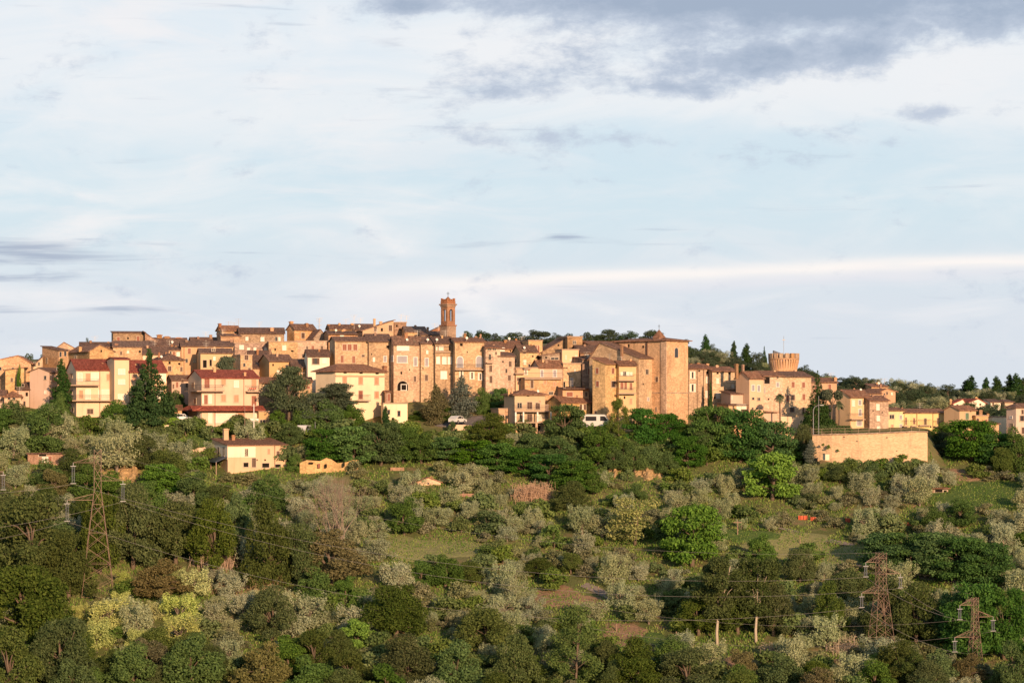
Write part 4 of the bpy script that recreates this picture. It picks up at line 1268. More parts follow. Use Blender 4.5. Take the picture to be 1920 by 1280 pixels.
for px, py, w, h in ((598, 873, 4, 8), (611, 873, 3, 7), (645, 870, 2, 8), (662, 871, 3, 10), (583, 868, 8, 3)):
    p = pt(px, py, 418.9)
    hw_, hh_ = w / F * 419 / 2, h / F * 419 / 2
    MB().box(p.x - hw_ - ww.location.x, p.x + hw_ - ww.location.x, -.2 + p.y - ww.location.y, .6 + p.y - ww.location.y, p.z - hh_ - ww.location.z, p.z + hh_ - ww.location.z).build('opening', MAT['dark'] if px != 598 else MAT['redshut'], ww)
wall_run('garden_wall', 'low lit stone wall on the car terrace below the grey-blue tree', [(842, 795, 441), (888, 797, 441)], .5, 'cream')
wall_run('garden_wall', 'short pale stone wall left of the farmhouse', [(345, 843, 427), (397, 836, 427)], .6, 'stone3')
wall_run('garden_wall', 'thin pale terrace wall in the olive grove right of the bare brown tree', [(q, 925, on_ground(q, 931).y) for q in (852, 890)], .5, 'brick')
wall_run('garden_wall', 'small brick wall corner under the green trees right of the ruin', [(q, 876, on_ground(q, 883).y) for q in (732, 758)], .5, 'brick')
wall_run('roadside_wall', 'long low pale wall along the lane beneath the green locust thicket', [(q, w, on_ground(q, w + 5).y) for q, w in ((1698, 1069), (1745, 1077), (1792, 1084))], .3, 'cream')
wall_run('terrace_wall', 'pale garden wall below the palm and the red-shuttered house', [(1462, 780, 445.5), (1520, 783, 446)], .4, 'cream')
wall_run('garden_wall', 'cream wall with round top left of the parked cars', [(512, 799, 438), (535, 806, 438)], .5, 'cream')

# ------------------------------------------------------------------ exposed clay banks, paths and clearings: part of the hillside
def earth_mat(name, c1, c2):
    m, n, b = new_mat(name, .95, .1)
    o = n.n('ShaderNodeTexCoord').outputs['Object']
    a = n.noise(o, .8, 6, .65)
    d = n.noise(n.mapping(o, (1.5, 1.5, .4)), 1.2, 5, .6)
    n.put(b.inputs['Base Color'], n.mix(n.step(a, .4, .62), c1, n.mix(d, c2, c1)))
    bump(n, b, n.add(a, d), .7, .3)
    return m


CLAY = earth_mat('clay_bank_earth', (0.46, 0.31, 0.155), (0.27, 0.18, 0.10))
SOIL = earth_mat('bare_soil', (0.30, 0.19, 0.12), (0.20, 0.15, 0.08))
LAWN = earth_mat('mown_grass', (0.21, 0.215, 0.09), (0.29, 0.26, 0.13))
GREENL = earth_mat('lush_grass', (0.075, 0.125, 0.032), (0.11, 0.14, 0.045))
ROADM = earth_mat('lane_gravel', (0.24, 0.20, 0.175), (0.19, 0.16, 0.13))


def patch(name, label, cx, cy, rx, ry, mat, lift=.12, seed=1, cat='ground'):
    """an irregular sheet draped on the hillside: centre and reach in metres"""
    rnd = random.Random(seed)
    ph = [rnd.uniform(0, 6.28) for _ in range(5)]
    nr, na = 7, 40
    vs, fs = [(cx, cy, gz(cx, cy) + lift)], []
    for i in range(1, nr + 1):
        for k in range(na):
            t = 2 * math.pi * k / na
            w = 1 + .16 * math.sin(2 * t + ph[0]) + .12 * math.sin(3 * t + ph[1]) + .08 * math.sin(5 * t + ph[2]) + .06 * math.sin(9 * t + ph[3])
            x, y = cx + rx * w * i / nr * math.cos(t), cy + ry * w * i / nr * math.sin(t)
            vs.append((x, y, gz(x, y) + (lift if i < nr else -.05)))
    for k in range(na):
        fs.append((0, 1 + k, 1 + (k + 1) % na))
    for i in range(nr - 1):
        for k in range(na):
            a, c = 1 + i * na + k, 1 + i * na + (k + 1) % na
            fs.append((a, a + na, c + na, c))
    me = bpy.data.meshes.new(name)
    me.from_pydata(vs, [], fs)
    me.polygons.foreach_set('use_smooth', [True] * len(me.polygons))
    me.materials.append(mat)
    o = link(name, me)
    tag(o, label, cat, kind='structure')
    return o


def patch_px(name, label, px, py, w, h, mat, seed=1, lift=.12, cat='ground'):
    a, b = on_ground(px, py + h / 2), on_ground(px, py - h / 2)
    c = on_ground(px, py)
    patch(name, label, c.x, (a.y + b.y) / 2, w / F * c.y / 2, max((b.y - a.y) / 2, .8), mat, lift, seed, cat)


patch_px('meadow', 'pale grassy clearing right of the bare brown tree', 800, 1030, 230, 56, LAWN, 4)
patch_px('clearing', 'bare reddish soil patch at the right end of the grassy clearing', 925, 1050, 60, 40, SOIL, 5, .16)
patch_px('meadow', 'sloping grass terrace below the orange netting', 1480, 1022, 200, 50, LAWN, 6)
patch_px('meadow', 'bright green strip left of the third terrace trees', 1400, 1005, 120, 26, GREENL, 7, .18)
patch_px('meadow', 'yellow-green grass slope above the right pylon', 1590, 1040, 110, 44, LAWN, 8)
patch_px('clearing', 'bare earth among the olives beside the lane', 1060, 1122, 140, 46, SOIL, 9)
patch_px('clearing', 'dry straw-coloured plot beside the small green lawn', 1180, 1192, 120, 44, SOIL, 10)
patch_px('lawn', 'small green lawn at the bottom centre', 1232, 1205, 90, 36, GREENL, 11, .2)
patch_px('clearing', 'reddish bare bank at the bottom right of the tall pale trunks', 1400, 1245, 110, 30, SOIL, 12)
patch_px('clearing', 'bare soil gap between bushes at the bottom right', 1590, 1250, 60, 50, SOIL, 13)
patch_px('meadow', 'green grass slope on the right below the small hut', 1840, 930, 190, 60, GREENL, 14)
patch_px('meadow', 'green bank under the retaining wall', 1650, 890, 110, 44, GREENL, 15)
patch_px('clearing', 'bare soil terraces right of the orange netting', 1690, 945, 60, 16, SOIL, 16)
patch_px('clearing', 'reddish soil gap under the right-hand olives', 1770, 985, 60, 16, SOIL, 17)
patch_px('clearing', 'lit bare soil behind the lattice pylon at the left', 235, 885, 90, 26, CLAY, 18)
patch_px('meadow', 'bright green grass bank above the farmhouse', 390, 825, 90, 30, GREENL, 19)
patch_px('clearing', 'straw-coloured clearing in front of the dark wood', 480, 1100, 110, 50, SOIL, 20)


def bank(name, label, px0, px1, top, bot, seed, mat=CLAY):
    """a steep broken earth face standing in the hillside"""
    rnd = random.Random(seed)
    mid = on_ground((px0 + px1) / 2, bot)
    n = 26
    rows = 10
    vs, fs = [], []
    for j in range(rows + 1):
        for i in range(n + 1):
            px = px0 + (px1 - px0) * i / n
            e = abs(i / n - .5) * 2
            t = j / rows
            jag = .07 * math.sin(i * .8 + seed) + .1 * math.sin(i * .37 + 2 * seed)
            py = bot + (top - bot) * t * max(.02, 1 - .98 * e ** 4 + jag * (1 - e) - .05 * rnd.random())
            Y = mid.y + t * 3.6 + e * 1.2 + .5 * math.sin(i * .7 + seed) + rnd.uniform(-.3, .3)
            p = pt(px, py, Y)
            vs.append(tuple(p if j else (p.x, p.y, p.z - .8)))
    for j in range(rows):
        for i in range(n):
            a = j * (n + 1) + i
            fs.append((a, a + 1, a + n + 2, a + n + 1))
    base_n = len(vs)
    back = [(x, y + 3.0, z - .4) for x, y, z in vs[rows * (n + 1):]]
    vs += back
    for i in range(n):
        a, c = rows * (n + 1) + i, base_n + i
        fs.append((a, a + 1, c + 1, c))
    me = bpy.data.meshes.new(name)
    me.from_pydata(vs, [], fs)
    me.materials.append(mat)
    o = link(name, me)
    tag(o, label, 'earth bank', kind='structure')


bank('clay_bank', 'square lit clay scar under the church trees', 1134, 1168, 874, 897, 1)
bank('clay_bank', 'larger lit clay slope right of the square scar', 1178, 1250, 876, 902, 2)
bank('clay_bank', 'tiny clay scar above the square one', 1152, 1162, 854, 866, 3)
bank('clay_bank', 'lit earth bank behind the left lattice pylon', 200, 270, 872, 905, 4)
patch_px('clearing', 'reddish bare slope right of the retaining wall', 1802, 890, 66, 26, SOIL, 25)
bank('clay_bank', 'pale rock outcrop beside the small hut on the right slope', 1692, 1725, 900, 920, 6)
bank('clay_bank', 'lit stony mound in the olives above the bare brown tree', 780, 828, 893, 910, 7)
bank('clay_bank', 'reddish earth bank under the balconied house', 940, 980, 820, 840, 8, SOIL)


def strip(name, label, pts, w, mat, cat='path', lift=.1):
    P = [on_ground(*p) for p in pts]
    Q = []
    for a, b in zip(P[:-1], P[1:]):
        Q += [a.lerp(b, k / 8) for k in range(8)]
    Q.append(P[-1])
    vs, fs = [], []
    for i, p in enumerate(Q):
        d = (Q[min(i + 1, len(Q) - 1)] - Q[max(i - 1, 0)])
        nn = Vector((-d.y, d.x, 0)).normalized() * w / 2
        for s in (-1, 0, 1):
            x, y = p.x + nn.x * s, p.y + nn.y * s
            vs.append((x, y, gz(x, y) + lift))
    for i in range(len(Q) - 1):
        for k in (0, 1):
            a = i * 3 + k
            fs.append((a, a + 1, a + 4, a + 3))
    me = bpy.data.meshes.new(name)
    me.from_pydata(vs, [], fs)
    me.materials.append(mat)
    tag(link(name, me), label, cat, kind='structure')


strip('lane', 'short grey lane between the olives in the centre', [(1094, 1096), (1120, 1108), (1152, 1124)], 1.9, ROADM)
strip('path', 'pale dirt track across the grass terraces on the right', [(1440, 985), (1520, 1006), (1640, 1030)], 1.4, ROADM)
strip('lane', 'pale lane below the green locust thicket', [(1600, 1060), (1690, 1072), (1800, 1090)], 2.4, ROADM)

TARMAC = earth_mat('grey_tarmac', (0.17, 0.15, 0.15), (0.13, 0.12, 0.12))
patch('car_terrace', 'grey tarmac terrace where the white car is parked under the conifers', -8.5, 445.5, 6.5, 3.2, TARMAC, .14, 31)

# ------------------------------------------------------------------ pylons and cables
def pylon(label, px, ytop, ybase, wb, wt, arms, ins_h, rot=18):
    """arms: list of (row, side, reach in picture columns)"""
    base = on_ground(px, ybase)
    Y = base.y
    root = empty('electricity_pylon', (base.x, Y, base.z - .4), R(rot))
    tag(root, label, 'pylon')
    hgt = (ybase - ytop) / F * Y
    wb, wt = wb / F * Y / 2 * .92, wt / F * Y / 2 * .92
    th = .032
    def half(z):
        t = min(1, z / hgt)
        return wb + (wt - wb) * min(1, t / .72) if t < .72 else wt
    legs = [(-1, -1), (1, -1), (1, 1), (-1, 1)]
    nseg = 11
    zs_ = [hgt * (1 - (1 - k / nseg) ** 1.25) for k in range(nseg + 1)]
    for sx, sy in legs:
        MB().path([(sx * half(z), sy * half(z), z) for z in zs_], [th] * (nseg + 1), 4).build('leg', MAT['rust'], root)
    lat = MB()
    for k in range(nseg):
        a, c = zs_[k], zs_[k + 1]
        ha, hc = half(a), half(c)
        for i in range(4):
            s, e = legs[i], legs[(i + 1) % 4]
            lat.tube((s[0] * ha, s[1] * ha, a), (e[0] * hc, e[1] * hc, c), th * .6, n=4, caps=False)
            lat.tube((e[0] * ha, e[1] * ha, a), (s[0] * hc, s[1] * hc, c), th * .6, n=4, caps=False)
            if k % 2 == 0:
                lat.tube((s[0] * ha, s[1] * ha, a), (e[0] * ha, e[1] * ha, a), th * .6, n=4, caps=False)
    lat.build('lattice', MAT['rust'], root)
    ends = []
    for row, side, reach in arms:
        z = (ybase - row) / F * Y
        L = reach / F * Y / math.cos(R(rot))
        h = half(z)
        mb = MB()
        tip = (side * L, 0, z)
        for sy in (-1, 1):
            mb.tube((side * h, sy * h, z), tip, th * .8, n=4)
            mb.tube((side * h, sy * h, z + .9), tip, th * .7, n=4)
            for q in (.25, .5, .75):
                x = side * (h + (L - h) * q)
                mb.tube((x, sy * h * (1 - q), z), (side * (h + (L - h) * (q - .25)), sy * h * (1 - q + .25), z + .9 * (1 - q + .25)), th * .55, n=3)
        mb.build('crossarm', MAT['rust'], root)
        ih = ins_h / F * Y
        ib = MB()
        for dx in (-.17, .17):
            prof = []
            k = 11
            for i in range(k):
                zz = z - .55 - (ih - .55) * i / k
                prof += [(.03, zz), (.11, zz - .06), (.035, zz - .11)]
            prof = [(r, zq) for r, zq in reversed(prof)]
            ib.lathe(prof, 8, side * L + dx * .9, 0)
        ib.build('insulator', MAT['glassins'], root)
        fb = MB().tube((side * L, 0, z), (side * L, 0, z - .5), .05, n=4)
        for zz in (z - .52, z - ih - .05):
            fb.box(side * L - .42, side * L + .42, -.06, .06, zz - .06, zz + .03)
        fb.build('yoke', MAT['galv'], root)
        c, s = math.cos(R(rot)), math.sin(R(rot))
        ends.append(Vector((base.x + side * L * c, Y + side * L * s, base.z - .4 + z - ih - .15)))
    top = Vector((base.x, Y, base.z - .4 + hgt))
    return ends, top


eL, tL = pylon('tall rusty lattice pylon rising from the yellow olives at the lower left', 183, 838, 1112, 66, 14, [(862, -1, 44), (896, 1, 46), (932, -1, 55)], 38, 12)
eM, tM = pylon('rusty lattice pylon beside the dark evergreen oaks at the lower right', 1652, 1030, 1236, 50, 17, [(1048, -1, 30), (1070, 1, 38), (1105, -1, 38)], 26, 16)
eR, tR = pylon('shorter pylon half hidden in green trees at the bottom right', 1828, 1114, 1262, 28, 11, [(1128, -1, 30), (1151, 1, 36), (1188, -1, 40)], 26, 16)


def cable(label, p, q, sag, r=.016):
    pts = []
    k = 40
    for i in range(k + 1):
        t = i / k
        v_ = p.lerp(q, t)
        v_.z -= sag * 4 * t * (1 - t)
        pts.append(v_)
    o = MB().path(pts, [r] * (k + 1), 4).build('power_cable', MAT['wire'], None, fix=False)
    tag(o, label, 'cable', 'power cables between the pylons')


nm = ['upper', 'middle', 'lower']
for i in range(3):
    cable(f'{nm[i]} power cable sagging from the tall pylon to the pylon by the dark oaks', eL[i], eM[i], 5.2 + .8 * i)
cable('topmost thin earth wire sagging between the two tallest pylon tips', tL, tM, 5.0, .01)
off = [pt(-260, 915, 352), pt(-260, 1010, 350), pt(-260, 1035, 350)]
for i in range(3):
    cable(f'{nm[i]} power cable leaving the tall pylon towards the picture edge', eL[i], off[i], 1.2)
for i in range(3):
    cable(f'{nm[i]} power cable between the lower right pylon tips', eM[i], eR[i], .8)
for i in range(3):
    cable(f'{nm[i]} power cable leaving the half hidden pylon past the right edge', eR[i], pt(2150, 1150 + 28 * i, 380), 1.0)
for i in range(3):
    cable(f'{nm[i]} of the thin cables crossing in front of the pale trunks', pt(900, 1092 + 38 * i, 352), eR[i] , 3.0 + i, .011)
pylon('pylon beyond the left picture edge of which one insulator string shows', -52, 842, 1085, 62, 14, [(880, 1, 56)], 33, 10)


# ------------------------------------------------------------------ poles and lamps
def pole(label, px, top, base, r=.07, Y=None, mat='galv', lamp=False, name='utility_pole', cat='pole', arms=0):
    g = on_ground(px, base) if Y is None else pt(px, base, Y)
    zt = CZ + (HY - top) / F * g.y
    z0 = min(g.z, gz(g.x, g.y)) - .3
    root = empty(name, (g.x, g.y, z0))
    tag(root, label, cat)
    H_ = zt - z0
    MB().path([(0, 0, 0), (0, 0, H_ * .5), (0, 0, H_)], [r * 1.3, r * 1.1, r * .8], 6).build('shaft', MAT[mat], root)
    if lamp:
        mb = MB().path([(0, 0, H_), (.25, 0, H_ + .5), (.8, 0, H_ + .8), (1.3, 0, H_ + .85)], [r * .8] * 4, 5)
        mb.build('arm', MAT[mat], root)
        MB().box(1.2, 1.85, -.14, .14, H_ + .75, H_ + .92).build('lamp_head', MAT['galv'], root)
    for k in range(arms):
        MB().box(-.7, .7, -.05, .05, H_ - .4 - .6 * k, H_ - .28 - .6 * k).build('crossbar', MAT['wood'], root)


pole('curved street lamp at the left end of the retaining wall', 1525, 768, 812, .07, 431.5, 'galv', True, 'street_lamp', 'street lamp')
pole('white pole standing in front of the white balcony', 476, 757, 815, .09, 432, 'whiteframe')
pole('thin tall pole left of the white pole', 459, 762, 818, .05, 431, 'wood')
pole('wooden pole with a crossbar in the olives above the lane', 1383, 975, 1004, .08, None, 'wood', arms=1)
pole('thin pale pole before the cedar at the right terrace', 1535, 742, 806, .05, 434, 'galv')
pole('short wooden post on the grass terrace', 1500, 1004, 1020, .07, None, 'wood')
pole('thin wooden pole at the right end of the locust thicket', 1881, 1012, 1075, .06, None, 'wood')
pole('slim lamp mast between the parked cars and the cedar', 591, 790, 816, .05, 433, 'galv')
for i, px in enumerate((1098, 1156, 1241)):
    pole(('short post by the lane end', 'wooden post at the edge of the straw plot', 'leaning post beside the olive rows above the lawn')[i], (1122, 1156, 1268)[i], (1098, 1168, 1183)[i], (1116, 1184, 1206)[i], .08, None, 'wood')

# ------------------------------------------------------------------ vehicles
def vehicle(label, px, py, Y, kind, paint, rz, cat):
    p = pt(px, py, Y)
    p.z = max(p.z, gz(p.x, p.y) + .02)
    L, W, Hh = {'car': (3.7, 1.65, 1.45), 'van': (5.4, 2.0, 2.5), 'suv': (4.4, 1.8, 1.75)}[kind]
    root = empty('parked_van' if kind == 'van' else 'parked_car', tuple(p), rz)
    tag(root, label, cat)
    if kind == 'van':
        prof = [(-L / 2, .35), (L / 2, .35), (L / 2, 1.0), (L / 2 - .5, 1.25), (L / 2 - 1.2, 2.2), (L / 2 - 1.5, 2.45), (-L / 2 + .1, 2.5), (-L / 2, 2.3)]
        win = [(L / 2 - .75, 1.3), (L / 2 - 1.35, 2.15), (L / 2 - 2.2, 2.15), (L / 2 - 2.2, 1.3)]
        win2 = [(-L / 2 + .5, 1.3), (-L / 2 + .5, 2.1), (-.2, 2.1), (-.2, 1.3)]
    else:
        prof = [(-L / 2, .35), (L / 2, .35), (L / 2, .72), (L / 2 - .9, .92), (L / 2 - 1.55, Hh - .05), (-L / 2 + 1.0, Hh), (-L / 2 + .15, .98), (-L / 2, .9)]
        win = [(L / 2 - 1.15, .95), (L / 2 - 1.62, Hh - .14), (.1, Hh - .12), (.1, .95)]
        win2 = [(.0, .95), (.0, Hh - .12), (-L / 2 + 1.05, Hh - .1), (-L / 2 + .5, .95)]
    MB().prism(prof, 'y', -W / 2, W / 2).build('body', MAT[paint], root)
    for w in (win, win2):
        for s in (-1, 1):
            a, c = sorted((s * (W / 2 + .004), s * (W / 2 + .012)))
            MB().prism(w, 'y', a, c).build('window', MAT['glass'], root)
    if kind == 'van':
        q = [(L / 2 - .46, 1.32), (L / 2 - 1.1, 2.12)]
    else:
        q = [(L / 2 - .92, .95), (L / 2 - 1.5, Hh - .12)]
    MB().quad((q[0][0] + .03, -W / 2 + .12, q[0][1]), (q[0][0] + .03, W / 2 - .12, q[0][1]), (q[1][0] + .03, W / 2 - .2, q[1][1]), (q[1][0] + .03, -W / 2 + .2, q[1][1])).build('windscreen', MAT['glass'], root)
    for sx in (L / 2 - .8, -L / 2 + .8):
        for s in (-1, 1):
            mb = MB().tube((sx, s * W / 2 - s * .2, .34), (sx, s * W / 2 + s * .02, .34), .34, n=14)
            wh = mb.build('wheel', MAT['rubber'], root)
            MB().tube((sx, s * W / 2 + s * .021, .34), (sx, s * W / 2 + s * .04, .34), .2, n=10).build('rim', MAT['galv'], wh)
    for s in (-.6, .6):
        MB().box(L / 2 - .02, L / 2 + .03, s - .16, s + .16, .62, .78).build('headlight', MAT['whiteframe'], root)


vehicle('white van parked in front of the stone corner house', 1122, 802, 441, 'van', 'carwhite', R(-12), 'van')
vehicle('white car parked on the terrace under the grey-blue tree', 858, 794, 441.5, 'car', 'carwhite', R(58), 'car')
vehicle('silver car parked between the shed and the porch-roofed block', 341, 790, 440, 'car', 'carsilver', R(20), 'car')
vehicle('silver car parked under the cedars nearest the cream wall', 552, 815, 435, 'car', 'carsilver', R(5), 'car')
vehicle('white parked car half hidden by leaves under the cedars', 572, 815, 434.5, 'suv', 'carwhite', R(70), 'car')
vehicle('dark grey parked car at the end of the row under the cedars', 588, 818, 434, 'car', 'cargrey', R(80), 'car')

# ------------------------------------------------------------------ orange netting
nets = [(1497, 1514, 966, 975, 'first'), (1520, 1533, 969, 977, 'second'), (1534, 1555, 970, 978, 'third'), (1585, 1594, 971, 980, 'fourth'), (1613, 1624, 976, 984, 'fifth'), (1677, 1712, 980, 987, 'last and longest')]
for x0, x1, t, bt_, wd in nets:
    a, c = on_ground(x0, bt_), on_ground(x1, bt_)
    root = empty('safety_fence', (a.x, a.y, a.z))
    tag(root, f'{wd} piece of orange safety netting among the right-hand olives, counted from the left', 'safety fence', 'orange safety netting')
    d = c - a
    hh = (bt_ - t) / F * a.y
    k = 10
    mb = MB()
    rnd = random.Random(x0)
    for i in range(k):
        p, q = d * (i / k), d * ((i + 1) / k)
        s0, s1 = .12 * math.sin(i * 1.7), .12 * math.sin((i + 1) * 1.7)
        mb.quad((p.x, p.y + s0, p.z + .05), (q.x, q.y + s1, q.z + .05), (q.x, q.y + s1, q.z + hh - .08 * (i % 2)), (p.x, p.y + s0, p.z + hh - .08 * ((i + 1) % 2)))
    mb.build('netting', MAT['orangenet'], root, fix=False)
    for i in (0, k // 2, k):
        p = d * (i / k)
        MB().tube((p.x, p.y + .1, p.z - .2), (p.x, p.y + .1, p.z + hh + .12), .03, n=5).build('stake', MAT['wood'], root)

# ------------------------------------------------------------------ huts
H('long low shed with an open bay and patched brick walls on the left slope', 52, 118, 851, 849, on_ground(85, 874).y, 10, 4, 'mb', 'brick', 'tile', name='farm_shed', cat='shed', over=.5,
  win='L 80 853 14 4; y 85 861 10 8; r 94 860 6 10; r 121 864 5 9', pl=49)
H('dark open lean-to at the right end of the long low shed', 118.5, 146, 849, 848, on_ground(85, 874).y + .6, 10, 3, 'mb', 'stone4', 'tile', name='lean_to_shed', cat='shed', over=.6, win='L 128 854 12 6; r 123 863 5 10; L 139 853 10 5')
H('tiny field hut with a flat roof on the right-hand slope', 1748, 1778, 916, 914, on_ground(1763, 925).y, 8, 3, 'mb', 'stone4', 'tilew', name='field_hut', cat='hut', over=.7, win='L 1760 920 14 5; L 1772 921 6 5')
H('little brick tool hut with a low gable in the olives right of the ruin', 783, 826, 904, 896, on_ground(804, 911).y, 6, 4, 'gy', 'stone3', 'tilew', name='field_hut', cat='hut', win='d 803 906 3 3')
# greenhouse-like pale box and white tank in the gardens
def blocky(name, label, cat, px, py, w, h, Y, mat, rz=10):
    p = pt(px, py + h / 2, Y)
    p.z = max(p.z, gz(p.x, p.y))
    a, c = w / F * Y / 2, h / F * Y
    root = empty(name, tuple(p), R(rz)); tag(root, label, cat)
    MB().box(-a, a, -.7, .7, -.3, c).build('body', MAT[mat], root)
    MB().box(-a - .06, a + .06, -.76, .76, c + .004, c + .1).build('lid', MAT['slab'], root)
blocky('water_tank', 'small white tank in the garden below the little orange shed', 'tank', 312, 803, 8, 12, 434, 'white')
blocky('water_tank', 'pale box at the foot of the retaining wall', 'tank', 1549, 855, 8, 8, 425, 'white')

# ------------------------------------------------------------------ foliage
def leafmat(name, c1, c2, var=0.3, hue=0.02, trans=0.3, rough=0.6):
    m = bpy.data.materials.new(name)
    m.use_nodes = True
    t = m.node_tree
    t.nodes.clear()
    n = NT(t)
    if 'reed' not in name and 'twig' not in name:
        c1, c2 = [(c[0] * 1.16, c[1] * 1.29, c[2] * 1.34) for c in (c1, c2)]
    isl = n.n('ShaderNodeNewGeometry').outputs['Random Per Island']
    ob = n.n('ShaderNodeObjectInfo').outputs['Random']
    o = n.n('ShaderNodeTexCoord').outputs['Object']
    nz = n.noise(o, 0.9, 3, .6)
    col = n.mix(isl, c1, c2)
    col = n.mix(n.mul(n.step(nz, .42, .62), .5), col, c2)
    hs = n.n('ShaderNodeHueSaturation')
    n.put(hs.inputs['Hue'], n.add(n.mul(ob, hue * 2), .5 - hue))
    n.put(hs.inputs['Saturation'], n.add(n.mul(n.m('FRACT', n.mul(ob, 7.31)), .35), .85))
    n.put(hs.inputs['Value'], n.add(n.mul(n.m('FRACT', n.mul(ob, 13.7)), var), 1 - var / 2))
    n.put(hs.inputs['Color'], col)
    d = n.n('ShaderNodeBsdfDiffuse')
    tr = n.n('ShaderNodeBsdfTranslucent')
    n.put(d.inputs['Color'], hs.outputs[0])
    n.put(tr.inputs['Color'], hs.outputs[0])
    mx = n.n('ShaderNodeMixShader')
    mx.inputs[0].default_value = trans
    t.links.new(d.outputs[0], mx.inputs[1])
    t.links.new(tr.outputs[0], mx.inputs[2])
    out = n.n('ShaderNodeOutputMaterial')
    t.links.new(mx.outputs[0], out.inputs[0])
    return m


LM = {
    'olive': leafmat('olive_leaves', (0.185, 0.19, 0.10), (0.38, 0.365, 0.215), .25, .02),
    'yolive': leafmat('sunny_olive_leaves', (0.28, 0.29, 0.095), (0.50, 0.48, 0.18), .25, .015),
    'oak': leafmat('dark_oak_leaves', (0.040, 0.058, 0.016), (0.120, 0.135, 0.042), .4, .015),
    'brown': leafmat('brownish_leaves', (0.080, 0.068, 0.028), (0.185, 0.150, 0.075), .3, .02),
    'leafy': leafmat('green_leaves', (0.050, 0.085, 0.024), (0.125, 0.175, 0.050), .35, .008),
    'deep': leafmat('deep_green_leaves', (0.038, 0.078, 0.022), (0.100, 0.165, 0.044), .3, .02),
    'bright': leafmat('bright_green_leaves', (0.058, 0.118, 0.022), (0.135, 0.215, 0.045), .25, .015),
    'lime': leafmat('lime_leaves', (0.115, 0.20, 0.030), (0.23, 0.34, 0.06), .2, .005),
    'flower': leafmat('flowering_leaves', (0.12, 0.14, 0.035), (0.42, 0.37, 0.14), .2, .01),
    'cedar': leafmat('cedar_needles', (0.060, 0.072, 0.042), (0.135, 0.145, 0.085), .3, .02),
    'cypress': leafmat('cypress_needles', (0.020, 0.042, 0.016), (0.055, 0.085, 0.030), .3, .02, .15),
    'bluegrey': leafmat('blue_grey_needles', (0.085, 0.095, 0.075), (0.17, 0.175, 0.14), .2, .02),
    'shrub': leafmat('shrub_leaves', (0.060, 0.095, 0.024), (0.165, 0.195, 0.065), .45, .015),
    'pale': leafmat('pale_airy_leaves', (0.080, 0.120, 0.028), (0.175, 0.215, 0.06), .3, .02, .4),
    'far': leafmat('far_wood_leaves', (0.042, 0.058, 0.034), (0.085, 0.105, 0.055), .35, .02),
    'scrub': leafmat('scrub_leaves', (0.105, 0.105, 0.050), (0.235, 0.215, 0.115), .4, .02),
    'twig': leafmat('dry_twigs', (0.20, 0.15, 0.11), (0.30, 0.24, 0.18), .2, .02, .1),
    'reed': leafmat('dry_reeds', (0.34, 0.25, 0.17), (0.52, 0.40, 0.28), .2, .02, .3),
}


def leaves(clumps, count, size, rng, up=0.3, aspect=0.55, shell=0.55, droop=0.0):
    """leaf cards through the volume of ellipsoid clumps [(cx,cy,cz,rx,ry,rz)]"""
    C = np.array(clumps, float)
    wgt = (C[:, 3] * C[:, 4] * C[:, 5]) ** (2 / 3)
    idx = rng.choice(len(C), count, p=wgt / wgt.sum())
    d = rng.normal(size=(count, 3))
    d /= np.linalg.norm(d, axis=1)[:, None]
    r = shell + (1.06 - shell) * rng.random(count) ** 0.7
    r[rng.random(count) < .06] *= 1.16
    p = C[idx, :3] + d * r[:, None] * C[idx, 3:]
    nrm = d * 0.8 + rng.normal(size=(count, 3)) * 0.75 + np.array([0, 0, up])
    nrm /= np.linalg.norm(nrm, axis=1)[:, None]
    a = np.cross(nrm, rng.normal(size=(count, 3)))
    a /= np.linalg.norm(a, axis=1)[:, None] + 1e-9
    b = np.cross(nrm, a)
    s = size * (0.6 + 0.8 * rng.random(count))
    a = a * s[:, None]
    b = b * (s * aspect)[:, None]
    v = np.stack([p - a, p - b * 1.0, p + a, p + b * 1.0], 1)
    v[:, 0, 2] -= droop * s
    return v.reshape(-1, 3)


def quads_mesh(name, v, mat):
    k = len(v) // 4
    me = bpy.data.meshes.new(name)
    me.vertices.add(len(v))
    me.vertices.foreach_set('co', v.astype(np.float32).ravel())
    me.loops.add(len(v))
    me.loops.foreach_set('vertex_index', np.arange(len(v), dtype=np.int32))
    me.polygons.add(k)
    me.polygons.foreach_set('loop_start', np.arange(0, len(v), 4, dtype=np.int32))
    me.polygons.foreach_set('loop_total', np.full(k, 4, dtype=np.int32))
    me.materials.append(mat)
    me.update(calc_edges=True)
    me.validate()
    return me


def trunk_mb(h, r, tips, rng, lean=0.1, fork=0.35, n=6):
    """a tapered trunk with limbs that reach the given tips"""
    mb = MB()
    k = 6
    ph = rng.random() * 6
    def ax(t): return Vector((math.sin(t * 2.3 + ph) * lean * t * h * .3, math.cos(t * 2.1 + ph) * lean * t * h * .3, t * h))
    mb.path([ax(i / k) - Vector((0, 0, .5 if i == 0 else 0)) for i in range(k + 1)], [r * (1.25 - .95 * i / k) for i in range(k + 1)], n)
    for tp in tips:
        tp = Vector(tp)
        f = fork + (0.9 - fork) * rng.random()
        s = ax(min(.97, max(.15, min(f, tp.z / h * .75))))
        m1 = s.lerp(tp, .5) + Vector((rng.normal() * .1, rng.normal() * .1, .12 * (tp - s).length))
        rr = r * (.55 - .3 * f)
        mb.path([s, m1, tp], [rr, rr * .65, rr * .25], 4)
    return mb


PROTO = {}     # kind -> list of (crown mesh, trunk mesh, height, width)


